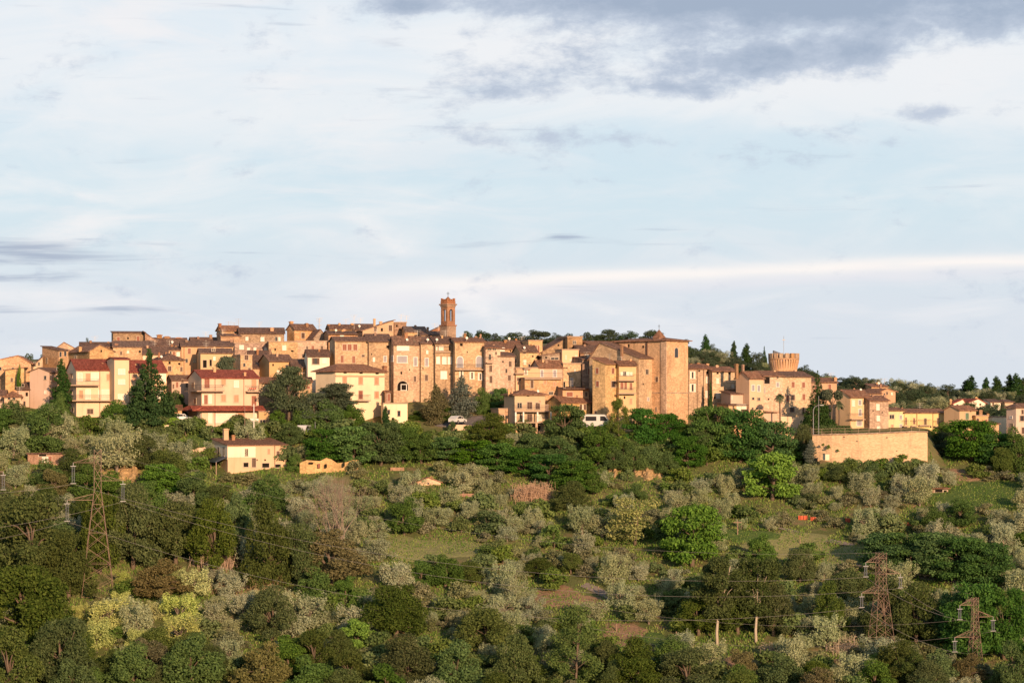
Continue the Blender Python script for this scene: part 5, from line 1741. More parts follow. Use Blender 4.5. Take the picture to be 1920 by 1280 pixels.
def proto(kind, seed, mat, h, w, clump_fn, count, size, bark='bark', tr=None, **kw):
    rng = np.random.default_rng(seed)
    cl = clump_fn(rng, h, w)
    cm = quads_mesh('crown', leaves(cl, count, size, rng, **kw), mat)
    tips = [(c[0], c[1], c[2]) for c in cl]
    if len(tips) > 14:
        tips = [tips[i] for i in rng.choice(len(tips), 14, replace=False)]
    th, trr, lean, fork = tr or (h * .6, w * .035, .3, .3)
    tm = trunk_mb(th, trr, tips, rng, lean, fork).mesh('trunk', MAT[bark], True)
    PROTO.setdefault(kind, []).append((cm, tm, h, w))


def dome(n, lo=.34, flat=.8, rmin=.13, rmax=.24, low=False):
    def f(rng, h, w):
        out = []
        for i in range(n):
            t = 2 * math.pi * (i * .618 + rng.random() * .3)
            q = math.sqrt((i + .5) / n) * (.9 + .15 * rng.random())
            zc = lo + (1 - lo) * (1 - q * q * .85) * (.62 + .34 * rng.random())
            if low and i % 3 == 0:
                zc = lo * .8 + .2 * rng.random()
            rr = rmin + (rmax - rmin) * rng.random()
            q = min(q, 1) * (.5 - rr * .75)
            if rng.random() < .22:
                q *= 1.12 + .22 * rng.random()
                rr *= .8
                zc *= .85 + .3 * rng.random()
            out.append((q * w * math.cos(t), q * w * math.sin(t), min(zc, 1 - rr * flat) * h, rr * w, rr * w, rr * flat * min(h, w * 1.2)))
        return out
    return f


def olive_cl(rng, h, w):
    out = dome(12 + int(rng.integers(0, 6)), .2 + .15 * rng.random(), .85, .13, .26, True)(rng, h, w)
    for i in range(9):       # feathery shoots standing out of the dome
        t = rng.random() * 6.28
        q = .2 + .3 * rng.random()
        out.append((q * w * math.cos(t), q * w * math.sin(t), h * (.72 + .26 * rng.random()), .09 * w, .09 * w, .16 * h))
    return out


def layered(n, tiers=6):
    def f(rng, h, w):
        out = []
        for i in range(n):
            tier = i % tiers
            zc = .14 + .82 * (tier + rng.random() * .5) / tiers
            env = math.sqrt(max(.05, 1 - ((zc - .42) / .62) ** 2))
            t = rng.random() * 6.28
            q = env * .42 * math.sqrt(rng.random() * .8 + .2)
            out.append((q * w * math.cos(t), q * w * math.sin(t), zc * h, .15 * w, .15 * w, .075 * h))
        return out
    return f


def conifer(tiers, slope=1.0, plate=.06, lo=.12):
    def f(rng, h, w):
        out = []
        for k in range(tiers):
            z = lo + (1 - lo) * k / tiers
            rad = .5 * (1 - ((z - lo) / (1 - lo)) ** slope) + .03
            m = max(2, int(9 * rad / .5) + 1)
            t0 = rng.random() * 6.28
            for i in range(m):
                t = t0 + 6.28 * i / m + rng.random() * .4
                q = rad * (.6 + .35 * rng.random())
                L = rad * .5
                out.append((q * w * math.cos(t), q * w * math.sin(t), (z - .04 * q) * h, L * w * .62 + .05, L * w * .62 + .05, plate * h * (.5 + rad)))
            out.append((0, 0, z * h, .06 * w, .06 * w, .07 * h))
        out.append((0, 0, h * .96, .03 * w, .03 * w, .06 * h))
        return out
    return f


def column(pow_=.6, lo=.04):
    def f(rng, h, w):
        out = []
        for k in range(26):
            z = lo + (1 - lo) * k / 26
            rad = .5 * max(.03, (1 - z) / .65) ** pow_ if z > .35 else .5 * (.6 + .4 * z / .35)
            t = rng.random() * 6.28
            q = rad * .35
            out.append((q * w * math.cos(t), q * w * math.sin(t), z * h, rad * w * .75, rad * w * .75, .06 * h))
        return out
    return f


def umbrella(rng, h, w):
    out = []
    for i in range(16):
        t = rng.random() * 6.28
        q = .4 * math.sqrt(rng.random())
        out.append((q * w * math.cos(t), q * w * math.sin(t), h * (.86 - .35 * q * q + .03 * rng.random()), .16 * w, .16 * w, .10 * h))
    return out


def flat_cedar(rng, h, w):
    out = []
    for k in range(7):
        z = .38 + .58 * k / 7
        rad = (.5, .46, .48, .4, .34, .3, .2)[k]
        for i in range(8):
            t = rng.random() * 6.28
            q = rad * (.3 + .6 * rng.random())
            out.append((q * w * math.cos(t), q * w * math.sin(t), h * (z + .03 * rng.random()), .17 * w, .17 * w, .055 * h))
    return out


def poplar_cl(rng, h, w):
    out = []
    for i in range(34):
        z = .34 + .63 * rng.random()
        t = rng.random() * 6.28 if z > .7 else .15 + rng.random() * 2.84
        q = .42 * math.sqrt(rng.random()) * (1.1 - .4 * abs(z - .65) / .35)
        out.append((q * w * math.cos(t), q * w * math.sin(t), h * z, .14 * w, .14 * w, .07 * h))
    return out


def airy_cl(rng, h, w):
    out = []
    for i in range(44):
        z = .10 + .86 * rng.random()
        t = rng.random() * 6.28
        q = (.44 - .32 * max(0, (z - .45) / .5)) * math.sqrt(rng.random())
        out.append((q * w * math.cos(t), q * w * math.sin(t), h * z, .11 * w, .11 * w, .07 * h))
    return out


for s in range(5):
    proto('olive', 100 + s, LM['olive'], 4.2, 4.8, olive_cl, 4200, .125, 'oliveb', up=.4, aspect=.4, shell=.45)
for s in range(3):
    proto('yolive', 120 + s, LM['yolive'], 4.2, 4.8, olive_cl, 4200, .13, 'oliveb', up=.4, aspect=.4, shell=.45)
for s in range(5):
    proto('oak', 200 + s, LM['oak'], 9, 9, dome(32, .18, .75, .09, .2, True), 13500, .155, up=.35, shell=.6)
for s in range(2):
    proto('brown', 220 + s, LM['brown'], 7, 8, dome(28, .12, .75, .09, .19, True), 11000, .15, up=.35, shell=.6)
for s in range(4):
    proto('leafy', 240 + s, LM['leafy'], 7, 7, dome(26, .12, .75, .10, .22, True), 9000, .16, up=.5, shell=.55)
for s in range(3):
    proto('deep', 260 + s, LM['deep'], 8, 9, layered(60, 7), 12500, .18, up=.9, shell=.4, droop=.3)
for s in range(2):
    proto('bright', 280 + s, LM['bright'], 9, 10, layered(56, 8), 10500, .23, up=1.0, shell=.4, droop=.3)
proto('lime', 300, LM['lime'], 9, 9.5, layered(40, 7), 7500, .26, up=.9, shell=.4, droop=.3)
proto('flower', 310, LM['flower'], 8, 10, layered(34, 5), 3600, .2, up=1.0, shell=.5, tr=(6.5, .22, .4, .2))
for s in range(2):
    proto('cedar', 320 + s, LM['cedar'], 11, 9, flat_cedar, 11000, .17, up=.6, shell=.4, tr=(10.3, .3, .15, .35))
proto('fir', 330, LM['cypress'], 13, 9, conifer(13, .9, .05), 14000, .2, up=.3, shell=.3, droop=.6, tr=(12.6, .28, .03, .1))
proto('fir', 331, LM['cypress'], 13, 7, conifer(14, .8, .05), 7000, .2, up=.3, shell=.3, droop=.6, tr=(12.6, .22, .03, .1))
for s in range(2):
    proto('cypress', 340 + s, LM['cypress'], 9, 2.4, column(), 3800, .16, up=.2, shell=.7, tr=(7.5, .15, .02, .1))
proto('thuja', 350, LM['brown'], 7.5, 6, column(.7), 7000, .15, up=.3, shell=.75, tr=(6, .2, .02, .1))
proto('thuja', 351, LM['bluegrey'], 8, 6.2, column(.6), 6500, .16, up=.2, shell=.6, droop=.5, tr=(6.5, .2, .02, .1))
for s in range(2):
    proto('pine', 360 + s, LM['far'], 8, 8, dome(30, .2, .7, .12, .2, True), 6500, .2, up=.5, shell=.6, tr=(6, .25, .2, .4))
for s in range(3):
    proto('far', 370 + s, LM['far'], 8, 8, dome(26, .12, .9, .10, .2, True), 5200, .2, up=.4, shell=.6)
for s in range(4):
    proto('shrub', 380 + s, LM['shrub'], 2.6, 3.4, dome(11, .2, .8, .15, .26, True), 1500, .15, up=.4, shell=.5, tr=(1.4, .06, .3, .2))
proto('umbrella', 389, LM['cedar'], 8, 6, umbrella, 4500, .18, up=.5, shell=.6, tr=(6.5, .22, .2, .6))
for s in range(4):
    proto('scrub', 420 + s, LM['scrub'], 1.9, 3.0, dome(10, .15, .7, .13, .28, True), 1300, .12, up=.5, shell=.4, tr=(1.0, .04, .3, .2))
for s in range(2):
    proto('airy', 390 + s, LM['pale'], 12, 9, airy_cl, 8000, .16, up=.4, shell=.3, tr=(11.3, .17, .12, .2))
for s in range(2):
    proto('poplar', 400 + s, LM['oak'], 14, 9, poplar_cl, 12500, .18, 'palebark', up=.4, shell=.45, tr=(12.5, .22, .55, .3))


def bare_proto(seed):
    rng = np.random.default_rng(seed)
    tb, cb = MB(), MB()
    def grow(mb, p, d, L, r, lev):
        k = 3
        pts = [p]
        for i in range(k):
            d = (d + Vector(rng.normal(size=3) * .12) + Vector((0, 0, .06))).normalized()
            pts.append(pts[-1] + d * L / k)
        mb.path(pts, [r * (1 - .45 * i / k) for i in range(k + 1)], 5 if lev < 2 else 3)
        if lev >= 5:
            return
        nb = (6, 3, 3, 4, 4)[lev]
        for c in range(nb):
            ang = (c + .5 * rng.random()) * 6.28 / nb
            sp = .5 + .25 * rng.random() if lev else .6
            a = d.orthogonal().normalized()
            b = d.cross(a)
            nd = (d + (a * math.cos(ang) + b * math.sin(ang)) * sp).normalized()
            f = .45 + .55 * rng.random()
            s = pts[min(k, int(f * k) + 1)] if lev else pts[-1]
            grow(cb, s, nd, L * .72 if lev else 4.2, r * .52, lev + 1)
    grow(tb, Vector((0, 0, -.4)), Vector((0, 0, 1)), 1.8, .3, 0)
    return tb, cb


tb, cb = bare_proto(5)
zmax = max(p[2] for p in cb.v); xw = max(abs(p[0]) for p in cb.v)
PROTO['bare'] = [(cb.mesh('branches', LM['twig']), tb.mesh('trunk', MAT['bark'], True), zmax, 2 * xw)]

CNT = {}
NAME = {'olive': 'olive_tree', 'yolive': 'olive_tree', 'oak': 'oak_tree', 'brown': 'oak_tree', 'leafy': 'broadleaf_tree', 'deep': 'locust_tree', 'bright': 'locust_tree', 'lime': 'locust_tree',
        'flower': 'flowering_tree', 'cedar': 'cedar_tree', 'fir': 'fir_tree', 'cypress': 'cypress_tree', 'thuja': 'conifer_tree', 'pine': 'pine_tree', 'umbrella': 'pine_tree', 'far': 'broadleaf_tree', 'shrub': 'shrub', 'scrub': 'scrub_bush',
        'airy': 'birch_tree', 'poplar': 'poplar_tree', 'bare': 'bare_tree'}
TREES = []     # (x, y, radius)
RECT = []      # hero trees as seen: column, base row, width


def plant(kind, loc, h, w, label, group=None, var=None, rz=None, cat=None):
    i = CNT.get(kind, 0)
    CNT[kind] = i + 1
    P = PROTO[kind]
    cm, tm, ph, pw = P[(i if var is None else var) % len(P)]
    root = empty(NAME[kind], tuple(loc), random.random() * 6.28 if rz is None else rz)
    root.scale = (w / pw, w / pw, h / ph)
    tag(root, label, cat or ('shrub' if kind == 'shrub' else 'bush' if kind == 'scrub' else 'tree'), group)
    link('crown' if kind != 'bare' else 'branches', cm, root)
    link('trunk', tm, root)
    TREES.append((loc[0], loc[1], w / 2))
    return root


def tree(kind, px, top, base, wpx, label, Y=None, var=None, group=None):
    if Y is None:
        g = on_ground(px, base)
    else:
        x = (px - 960) / F * Y
        g = Vector((x, Y, gz(x, Y)))
    zt = CZ + (HY - top) / F * g.y
    h = max(1.0, zt - g.z) * 1.03
    w = wpx / F * g.y
    if Y is None:
        RECT.append((px, base, wpx, 24 if kind in ('oak', 'brown') else 34))
    return plant(kind, g, h, w, label, group, var, 0.0 if kind == 'poplar' else None)

# ------------------------------------------------------------------ single trees: kind, column, top row, base row, width, description
random.seed(11)
HERO = '''
leafy|28|750|800|80|fresh green leafy tree at the left margin below the low orange house
leafy|85|757|845|95|grey-green bushy tree in front of the pink end wall
deep|-5|765|815|70|dark green tree cut by the left edge under the town
cypress|115|675|788|38|slim dark evergreen against the left side of the red-roofed cream block
leafy|112|735|792|36|dark rounded evergreen at the foot of the slim dark cypress
leafy|222|750|802|72|round dark green tree in front of the stair tower
fir|280|658|806|106|big layered conifer covering the right wing of the red-roofed block
leafy|333|732|784|48|dark green tree between the pink house and the porch-roofed block
lime|321|782|814|36|small lime green tree beside the little orange shed
oak|445|776|815|46|round dark tree in front of the white balcony
cedar|541|684|812|92|tall grey cedar with a bare lower trunk right of the porch-roofed block
cedar|632|716|806|92|flat-topped dark cedar hiding the foot of the white hip-roofed house
cedar|588|735|812|84|spreading cedar between the grey cedar and the white house
leafy|572|758|815|66|green tree under the spreading cedar
leafy|615|748|815|76|green tree at the left foot of the white house
leafy|657|760|814|58|green tree in front of the white house wall
leafy|518|768|818|50|green bush right of the white balcony
leafy|742|786|820|40|green bush before the white extension
thuja|816|722|796|58|dense olive-brown conifer in front of the big archway
leafy|904|726|775|40|green tree right of the grey-blue conifer
bright|938|727|774|44|round bright green tree left of the balconied house
leafy|980|712|752|56|green bush behind the roof of the balconied house
oak|920|775|832|86|dark bushy tree below the orange annex
deep|1062|757|836|82|leafy tree in front of the house with paired brown windows
airy|1160|750|838|58|thin pale-leaved tree in front of the corner house
deep|1203|764|840|74|dark leafy tree under the left wall of the church
deep|1247|774|842|76|dark leafy tree under the church corner
leafy|1282|788|842|54|small green tree right of the church foot
deep|1332|760|858|96|tall dark leafy tree below the ivy-covered row house
deep|1388|766|866|112|broad dark leafy tree below the cream garage
deep|1446|788|874|106|dark leafy tree left of the retaining wall
leafy|1316|790|862|70|green leafy tree between the church and the broad dark tree
lime|1448|846|938|106|yellow-lime tree glowing on the right slope
oak|1506|786|866|42|narrow brown-green tree at the left end of the retaining wall
thuja|1520|825|868|30|dark bush pressed against the end of the retaining wall
deep|614|802|868|88|bright green leafy tree above the ruined wall
bright|663|797|872|98|broad green tree right above the ruin
deep|714|790|872|92|tall green tree at the right end of the ruin
deep|756|800|868|62|green tree below the extension of the white house
leafy|545|792|832|64|olive green tree by the cream garden wall
leafy|790|812|868|72|mid green bush mass below the dense olive-brown conifer
bright|838|818|864|80|bright green thicket left part above the centre grove
bright|888|824|872|92|bright green thicket middle part above the centre grove
bright|932|830|884|84|bright green thicket right part above the centre grove
deep|985|838|894|84|deep green tree below the posts of the balconied house
deep|1030|850|908|86|deep green tree above the dry reeds
deep|1078|862|922|90|deep green spreading tree left of the square clay scar
leafy|1112|880|926|60|green bush below and left of the square clay scar
leafy|1000|812|852|72|green shrubs under the balconied house pillars
leafy|1050|818|872|84|green tree under the parked van
leafy|1150|838|884|52|bushy green tree on top of the square clay scar
leafy|1190|836|886|58|bushy green tree at the upper left rim of the larger clay slope
leafy|1222|836|886|60|bushy green tree at the middle rim of the larger clay slope
leafy|1250|845|890|50|bushy green tree at the right rim of the larger clay slope
shrub|1134|872|900|26|shrub at the left side of the square clay scar
shrub|1176|876|904|26|shrub between the two clay scars
leafy|1122|800|872|82|olive green tree right under the parked van
leafy|1168|822|866|60|green tree above the square clay scar
deep|1290|815|880|70|dark green tree above the larger clay slope
oak|1070|902|962|84|rounded dark bush beside the dry reeds
deep|1822|786|864|118|large dark leafy tree below the orange houses at the right
leafy|1768|792|832|52|olive green bush at the right end of the retaining wall
deep|1868|812|872|84|dark leafy tree under the white hall
leafy|1905|800|886|60|green tree at the right edge under the pink house
oak|1880|832|890|48|brown-green tree between the dark leafy trees at the right edge
leafy|758|932|1004|72|round fresh green tree right of the bare brown tree
leafy|500|890|962|86|fresh green tree below the farmhouse
bright|302|868|926|84|yellow-green rounded tree left of the farmhouse
oak|263|815|880|92|dark green tree above the lit earth bank
olive|220|812|888|92|grey feathery big olive above the tall pylon
leafy|553|850|884|34|small green tree between farmhouse and ruin
leafy|1190|905|940|50|green bush between the clay slope and the olives
oak|250|908|1066|118|dark wood tree right behind the tall pylon
oak|330|925|1058|112|dark wood tree with a rounded crown left of the reeds
oak|400|935|1072|100|dark green wood tree above the reddish reeds
oak|188|905|1075|96|dark tree directly behind the tall pylon
leafy|440|925|1040|70|mid green tree between the dark wood and the tall brown oak
oak|62|920|1100|186|huge dark oak at the left below the insulator strings
oak|-2|915|1060|120|dark oak crown cut by the left edge
oak|45|1040|1215|190|enormous dark oak at the lower left edge
oak|128|1000|1128|110|dark oak left of the pylon foot
oak|118|1140|1296|134|feathery green oak at the lower left with visible stems
oak|20|1170|1320|130|dark oak in the bottom left corner
oak|505|938|1106|106|tall dark brown-green oak in the middle left
oak|560|965|1098|92|dark oak between the tall brown oak and the bare tree
brown|622|990|1095|146|wide brown-tinged oak wrapped round the foot of the bare tree
bare|640|885|1080|168|leafless fan-shaped tree with brown twigs in the middle left
brown|303|1046|1124|116|round brownish bush-like oak right of the tall pylon
oak|510|1098|1200|106|dark layered tree below the straw-coloured clearing
oak|742|1084|1196|132|big dark oak below the grassy clearing
brown|495|1200|1300|112|pink-brown leafed tree at the bottom left centre
leafy|362|1188|1296|124|dark green tree at the bottom left of the pink-brown tree
leafy|250|1206|1306|108|green tree at the bottom under the yellow olives
oak|590|1178|1268|86|dark small tree right of the pink-brown tree
lime|672|1158|1218|66|lime green bush in the bottom centre left
oak|762|1188|1300|124|dark tree at the bottom right of the lime green bush
leafy|858|1198|1306|104|green tree at the bottom left of the big birch
oak|908|1128|1226|122|dark round oak in the bottom centre
oak|962|1190|1306|112|dark oak at the bottom just left of the big birch
airy|1080|1140|1296|124|tall airy light green birch with a thin pale trunk
oak|1192|1222|1306|112|dark bush tree under the green lawn
oak|1288|1212|1306|142|broad dark tree at the bottom right of the lawn
bright|1298|945|1062|122|large vivid green tree in the centre right
flower|1190|928|1022|116|airy tree dotted with pale yellow blossom
oak|1310|1105|1192|92|dark undergrowth oak left of the pale trunks
oak|1384|1100|1188|90|dark oak standing behind the pale trunks
oak|1450|1095|1192|86|dark oak right of the pale trunks
poplar|1345|1048|1210|108|tall tree with a bright pale trunk left of its twin
poplar|1418|1050|1206|104|tall tree with a forked pale trunk right of its twin
leafy|1425|1000|1062|66|olive green tree above the forked pale trunk
oak|1500|1020|1092|70|bushy dark tree right of the olive green tree
brown|1388|1215|1280|80|brown-green bush by the reddish bare bank
oak|1662|1080|1206|112|dark evergreen oak behind the middle pylon
oak|1718|1092|1206|112|dark evergreen oak right of the middle pylon
oak|1590|1062|1142|92|dark evergreen oak left of the middle pylon top
oak|1558|1090|1190|70|lower dark oak left of the middle pylon
deep|1825|1088|1236|122|tall green tree behind the shorter pylon
deep|1882|1100|1236|100|tall green tree at the right of the shorter pylon
deep|1786|1108|1212|70|green tree between the dark oaks and the shorter pylon
deep|1662|998|1072|112|leftmost tree of the green locust thicket
deep|1708|996|1078|122|second tree of the green locust thicket, behind the middle pylon tip
deep|1758|998|1084|122|middle tree of the green locust thicket
deep|1806|1004|1092|120|fourth tree of the green locust thicket
deep|1848|1016|1098|108|rightmost tree of the green locust thicket
oak|1070|1030|1075|48|small dark tree alone among the centre olives
leafy|835|1040|1100|74|dark green bush at the lower rim of the grassy clearing
leafy|790|1050|1100|56|green bush left of the clearing rim bush
oak|880|1052|1092|64|brown-green bush right of the clearing rim bush
leafy|590|1062|1128|80|fresh green bush under the wide brown oak
leafy|650|1080|1130|60|green bush between the brown oak and the big dark oak
oak|1010|1045|1080|70|low dark hedge-like tree left of the small lone dark tree
leafy|1465|1225|1300|90|green bush mass at the bottom right of the reddish bank
oak|1530|1232|1296|80|dark bush at the bottom below the middle pylon
leafy|1640|1235|1300|80|olive green bush at the bottom right of the middle pylon foot
oak|1705|1215|1290|80|dark bush at the bottom between the two right pylons
leafy|1900|1200|1300|80|green bush in the bottom right corner
leafy|1755|950|1000|60|olive green tree right of the long orange net
leafy|1640|868|905|52|green bush under the middle of the retaining wall
oak|1575|865|905|60|dark bush under the left part of the retaining wall
leafy|1800|935|985|70|dark green tree on the right grass slope
'''
for ln in HERO.strip().split('\n'):
    k, px, tp, bs, w, lab = ln.split('|')
    tree(k, float(px), float(tp), float(bs), float(w), lab)
tree('thuja', 866, 707, 788, 60, 'silvery blue-grey conifer right of the olive-brown one', var=1)
tree('cedar', 424, 665, 700, 58, 'round cedar rising behind the dark red roof', Y=452)
tree('fir', 1533, 700, 806, 60, 'tall ragged dark conifer beside the palms', Y=441, var=1)
tree('cypress', 723, 762, 806, 17, 'small pointed green tree in front of the white extension')
tree('leafy', 36, 683, 700, 12, 'slim dark ivy tree against the far left orange gable', Y=450)
tree('cypress', 1332, 716, 775, 9, 'narrow green ivy column climbing the tan row house', Y=455.5)
tree('leafy', 1136, 791, 0, 26, 'small green tree half hiding the front of the parked van', Y=437.5)
tree('leafy', 1108, 793, 0, 24, 'low green tree half hiding the rear of the parked van', Y=437)
tree('leafy', 848, 789, 0, 20, 'small round bush by the parked white car', Y=438)
tree('umbrella', 1558, 730, 806, 46, 'umbrella pine behind the hedge at the right terrace', Y=440)
BACK = '''
far|55|660|32|570|dark small tree on the far left skyline
far|85|657|28|560|second dark tree on the far left skyline
far|165|634|24|556|low dark bush behind the brown stone house on the skyline
far|875|618|40|562|dark tree just right of the bell tower
pine|905|617|44|566|stone pine right of the tree by the bell tower
far|932|623|46|560|third dark tree right of the bell tower
pine|965|622|54|568|stone pine above the broad red-brown roof
pine|1010|616|66|566|big domed stone pine left of the square stone block
far|1043|624|40|562|dark tree touching the slanted stone gable
far|1068|623|30|566|thin dark tree behind the square stone block
far|1105|621|52|566|dark tree left of the church roof
pine|1140|617|62|570|broad stone pine behind the stone barn
far|1180|620|54|566|dark tree behind the church eaves
pine|1222|616|56|570|stone pine behind the church lantern
far|1281|634|40|560|dark tree right of the church tower
far|1296|650|36|548|dark bush beside the church above the row roofs
far|1335|645|44|548|leafy dark tree left of the first cypress
cypress|1323|628|22|545|first slim cypress on the skyline right of the church
cypress|1376|640|18|545|second slim cypress on the skyline between leafy trees
cypress|1400|645|25|542|third and fattest cypress left of the round tower
far|1419|658|38|542|dark rounded evergreen beside the round tower
fir|1433|650|16|546|thin ragged fir just left of the round tower
far|1360|668|60|538|grey-green low trees above the row house chimneys
far|1312|668|44|538|grey-green bush above the first row house
far|1448|672|26|540|dark bush at the left foot of the round tower
far|1515|692|50|545|dark green tree right of the round tower
far|1552|700|44|552|dark tree behind the orange house right of the cedar
far|1585|706|48|556|first dark ridge tree right of the town
far|1615|706|46|560|second dark ridge tree right of the town
far|1640|716|40|556|third dark ridge tree beside the upper house
far|1700|724|64|545|dense tree right of the small gabled upper house
far|1738|722|60|548|second dense tree above the yellow row
far|1690|742|52|500|rounded dark green tree above the bright yellow house
far|1725|738|58|505|bright-edged green tree above the yellow row
olive|1755|745|64|480|grey olive-like tree behind the yellow row's right end
far|1770|728|46|548|greyish bare-topped tree left of the white villas
far|1795|728|46|548|dark tree behind the first white villa
cypress|1811|713|27|540|dark cypress left of its taller neighbour on the right skyline
cypress|1821|705|30|538|tall dark cypress behind the white villas
far|1845|730|54|545|brownish green tree right of the tall cypress
cypress|1849|708|22|542|cypress left of the twin cypresses on the right skyline
cypress|1868|706|28|540|pointed cypress at the middle of the right skyline group
far|1880|722|50|545|round tree between the cypress groups at the right
cypress|1893|702|27|540|left twin of the tallest cypresses at the right
cypress|1905|701|30|538|right twin of the tallest cypresses at the right
cypress|1918|709|26|542|cypress cut by the right edge of the skyline
far|1850|757|64|468|mid green tree in front of the white villas
far|1890|757|56|464|dark green tree behind the white hall
far|1805|757|40|474|small green tree under the first white villa
far|1675|735|40|520|grey-green tree beside the small gabled upper house
'''
for ln in BACK.strip().split('\n'):
    k, px, tp, w, Y, lab = ln.split('|')
    tree(k, float(px), float(tp), 0, float(w), lab, Y=float(Y))


# palms, hedge, reeds
def palm(label, px, top, base, Y, crown):
    p = pt(px, base, Y); p.z = gz(p.x, p.y)
    zt = CZ + (HY - top) / F * Y - p.z
    root = empty('palm_tree', tuple(p)); tag(root, label, 'palm')
    hh = zt - crown * .35
    MB().path([(0, 0, -.3), (.08, 0, hh * .5), (0, .05, hh)], [.2, .15, .14], 7).build('trunk', MAT['bark'], root)
    rng = np.random.default_rng(int(px))
    mb = MB()
    for i in range(34):
        t = rng.random() * 6.28
        e = -.5 + 1.9 * rng.random()
        L = crown * (.8 + .3 * rng.random())
        pts = []
        for k in range(6):
            s = k / 5
            r = L * s * math.cos(e) * (1 - .15 * s)
            pts.append(Vector((r * math.cos(t), r * math.sin(t), hh + L * (math.sin(e) * s - .55 * s * s))))
        side = Vector((-math.sin(t), math.cos(t), 0))
        for k in range(5):
            for q in range(2):
                for sg in (-1, 1):
                    a = pts[k].lerp(pts[k + 1], q * .5)
                    c = pts[k].lerp(pts[k + 1], q * .5 + .4)
                    o = side * sg * .42 * (1 - .6 * (k / 5)) + Vector((0, 0, -.14))
                    mb.quad(a, c, c + o, a + o * .9)
    mb.build('crown', LM['cedar'], root, fix=False)


palm('slender palm with a small crown in front of the loggia house', 1462, 738, 800, 442.5, 1.25)
palm('short palm in front of the shaded stone wall at the right terrace', 1573, 752, 806, 440, 1.2)
hg = empty('hedge', tuple(pt(1566, 806, 436))); hg.location.z = gz(hg.location.x, 436)
tag(hg, 'clipped bright green hedge along the right terrace', 'hedge')
rng = np.random.default_rng(5)
link('foliage', quads_mesh('foliage', leaves([(x, 0, .75, .7, .6, .75) for x in np.arange(-3.0, 2.8, .45)], 4500, .13, rng, up=.4, shell=.6), LM['leafy']), hg)
link('stems', MB().box(-2.7, 2.3, -.2, .2, -.3, .9).mesh('stems', MAT['bark']), hg)


def reeds(label, px, top, base, wpx, n, seed):
    g = on_ground(px, base)
    rng = np.random.default_rng(seed)
    w, h = wpx / F * g.y, (base - top) / F * g.y
    root = empty('reed_clump', tuple(g)); tag(root, label, 'reeds')
    vs = []
    for i in range(n):
        x, y = rng.normal() * .27 * w, rng.normal() * .2 * w
        z = gz(g.x + x, g.y + y) - g.z
        L = h * (.35 + .75 * rng.random() ** 1.3)
        dx, dy = rng.normal() * .2 * L, rng.normal() * .2 * L
        b = .035
        vs += [(x - b, y, z - .1), (x + b, y, z - .1), (x + dx + b * .6, y + dy, z + L), (x + dx - b * .6, y + dy, z + L)]
        for q in range(3):
            s = .35 + .6 * rng.random()
            px_, py_, pz = x + dx * s, y + dy * s, z + L * s
            t = rng.random() * 6.28
            ex, ey = math.cos(t) * .45, math.sin(t) * .45
            vs += [(px_, py_, pz), (px_ + ex * .5, py_ + ey * .5, pz + .22), (px_ + ex, py_ + ey, pz + .05), (px_ + ex * .5, py_ + ey * .5, pz + .12)]
    link('stalks', quads_mesh('stalks', np.array(vs), LM['reed']), root)


reeds('pinkish dry reeds in front of the dark wood', 403, 1017, 1062, 58, 420, 1)
reeds('dry reeds between the deep green trees and the rounded dark bush', 1000, 908, 936, 62, 380, 2)
reeds('pale dry reeds standing on the straw-coloured clearing', 495, 1078, 1108, 56, 220, 3)
reeds('small tuft of pink reeds left of the straw-coloured clearing', 412, 1092, 1116, 18, 80, 4)
reeds('dry reddish reeds by the foot of the middle pylon', 1585, 1195, 1225, 46, 160, 5)
reeds('thin reed tuft on the bank right of the pale trunks', 1445, 1205, 1232, 30, 90, 6)

# ------------------------------------------------------------------ groves: every olive and shrub is a tree of its own
ZONES = [  # left, top, right, bottom, what one can see there
    (-60, 830, 200, 925, 'on the left slope around the long low shed'),
    (200, 830, 470, 930, 'between the earth bank and the farmhouse'),
    (470, 860, 720, 960, 'below the farmhouse and the ruin'),
    (720, 850, 960, 935, 'above the grassy clearing near the tool hut'),
    (700, 935, 1000, 1010, 'right of the bare brown tree, above the clearing'),
    (960, 900, 1240, 985, 'on the slope left of the blossom tree'),
    (1000, 985, 1240, 1045, 'in the dense centre grove below the blossom tree'),
    (880, 1045, 1100, 1125, 'around the small lone dark tree'),
    (1100, 1045, 1300, 1125, 'beside the lane end below the vivid green tree'),
    (1230, 880, 1420, 960, 'between the clay slope and the lime tree'),
    (1360, 930, 1560, 1010, 'below the lime tree beside the grass terrace'),
    (1500, 850, 1700, 930, 'under the retaining wall'),
    (1560, 930, 1760, 1000, 'around the orange netting'),
    (1700, 830, 1960, 930, 'on the slope right of the retaining wall'),
    (1760, 930, 1960, 1010, 'above the locust thicket at the right'),
    (1480, 1040, 1660, 1130, 'left of the middle pylon top'),
    (1440, 1130, 1650, 1240, 'between the pale trunks and the middle pylon'),
    (1650, 1200, 1960, 1300, 'between the feet of the two right pylons'),
    (1660, 1060, 1960, 1200, 'below the lane by the shorter pylon'),
    (140, 1090, 400, 1230, 'in the sunny plot right of the tall pylon foot'),
    (400, 1100, 640, 1230, 'right of the sunny plot below the straw clearing'),
    (640, 1060, 900, 1180, 'around the big dark oak below the clearing'),
    (880, 1120, 1120, 1200, 'between the round bottom oak and the birch'),
    (1100, 1120, 1330, 1240, 'around the small green lawn'),
    (150, 1230, 700, 1320, 'along the bottom margin left of the centre'),
    (700, 1180, 1320, 1320, 'along the bottom margin in the centre'),
    (1320, 1200, 1660, 1320, 'along the bottom margin right of the lawn'),
    (-60, 900, 700, 1130, 'among the dark wood at the left'),
]


def zone_of(px, py):
    for x0, y0, x1, y1, s in ZONES:
        if x0 <= px < x1 and y0 <= py < y1:
            return s
    return 'scattered on the open hillside'


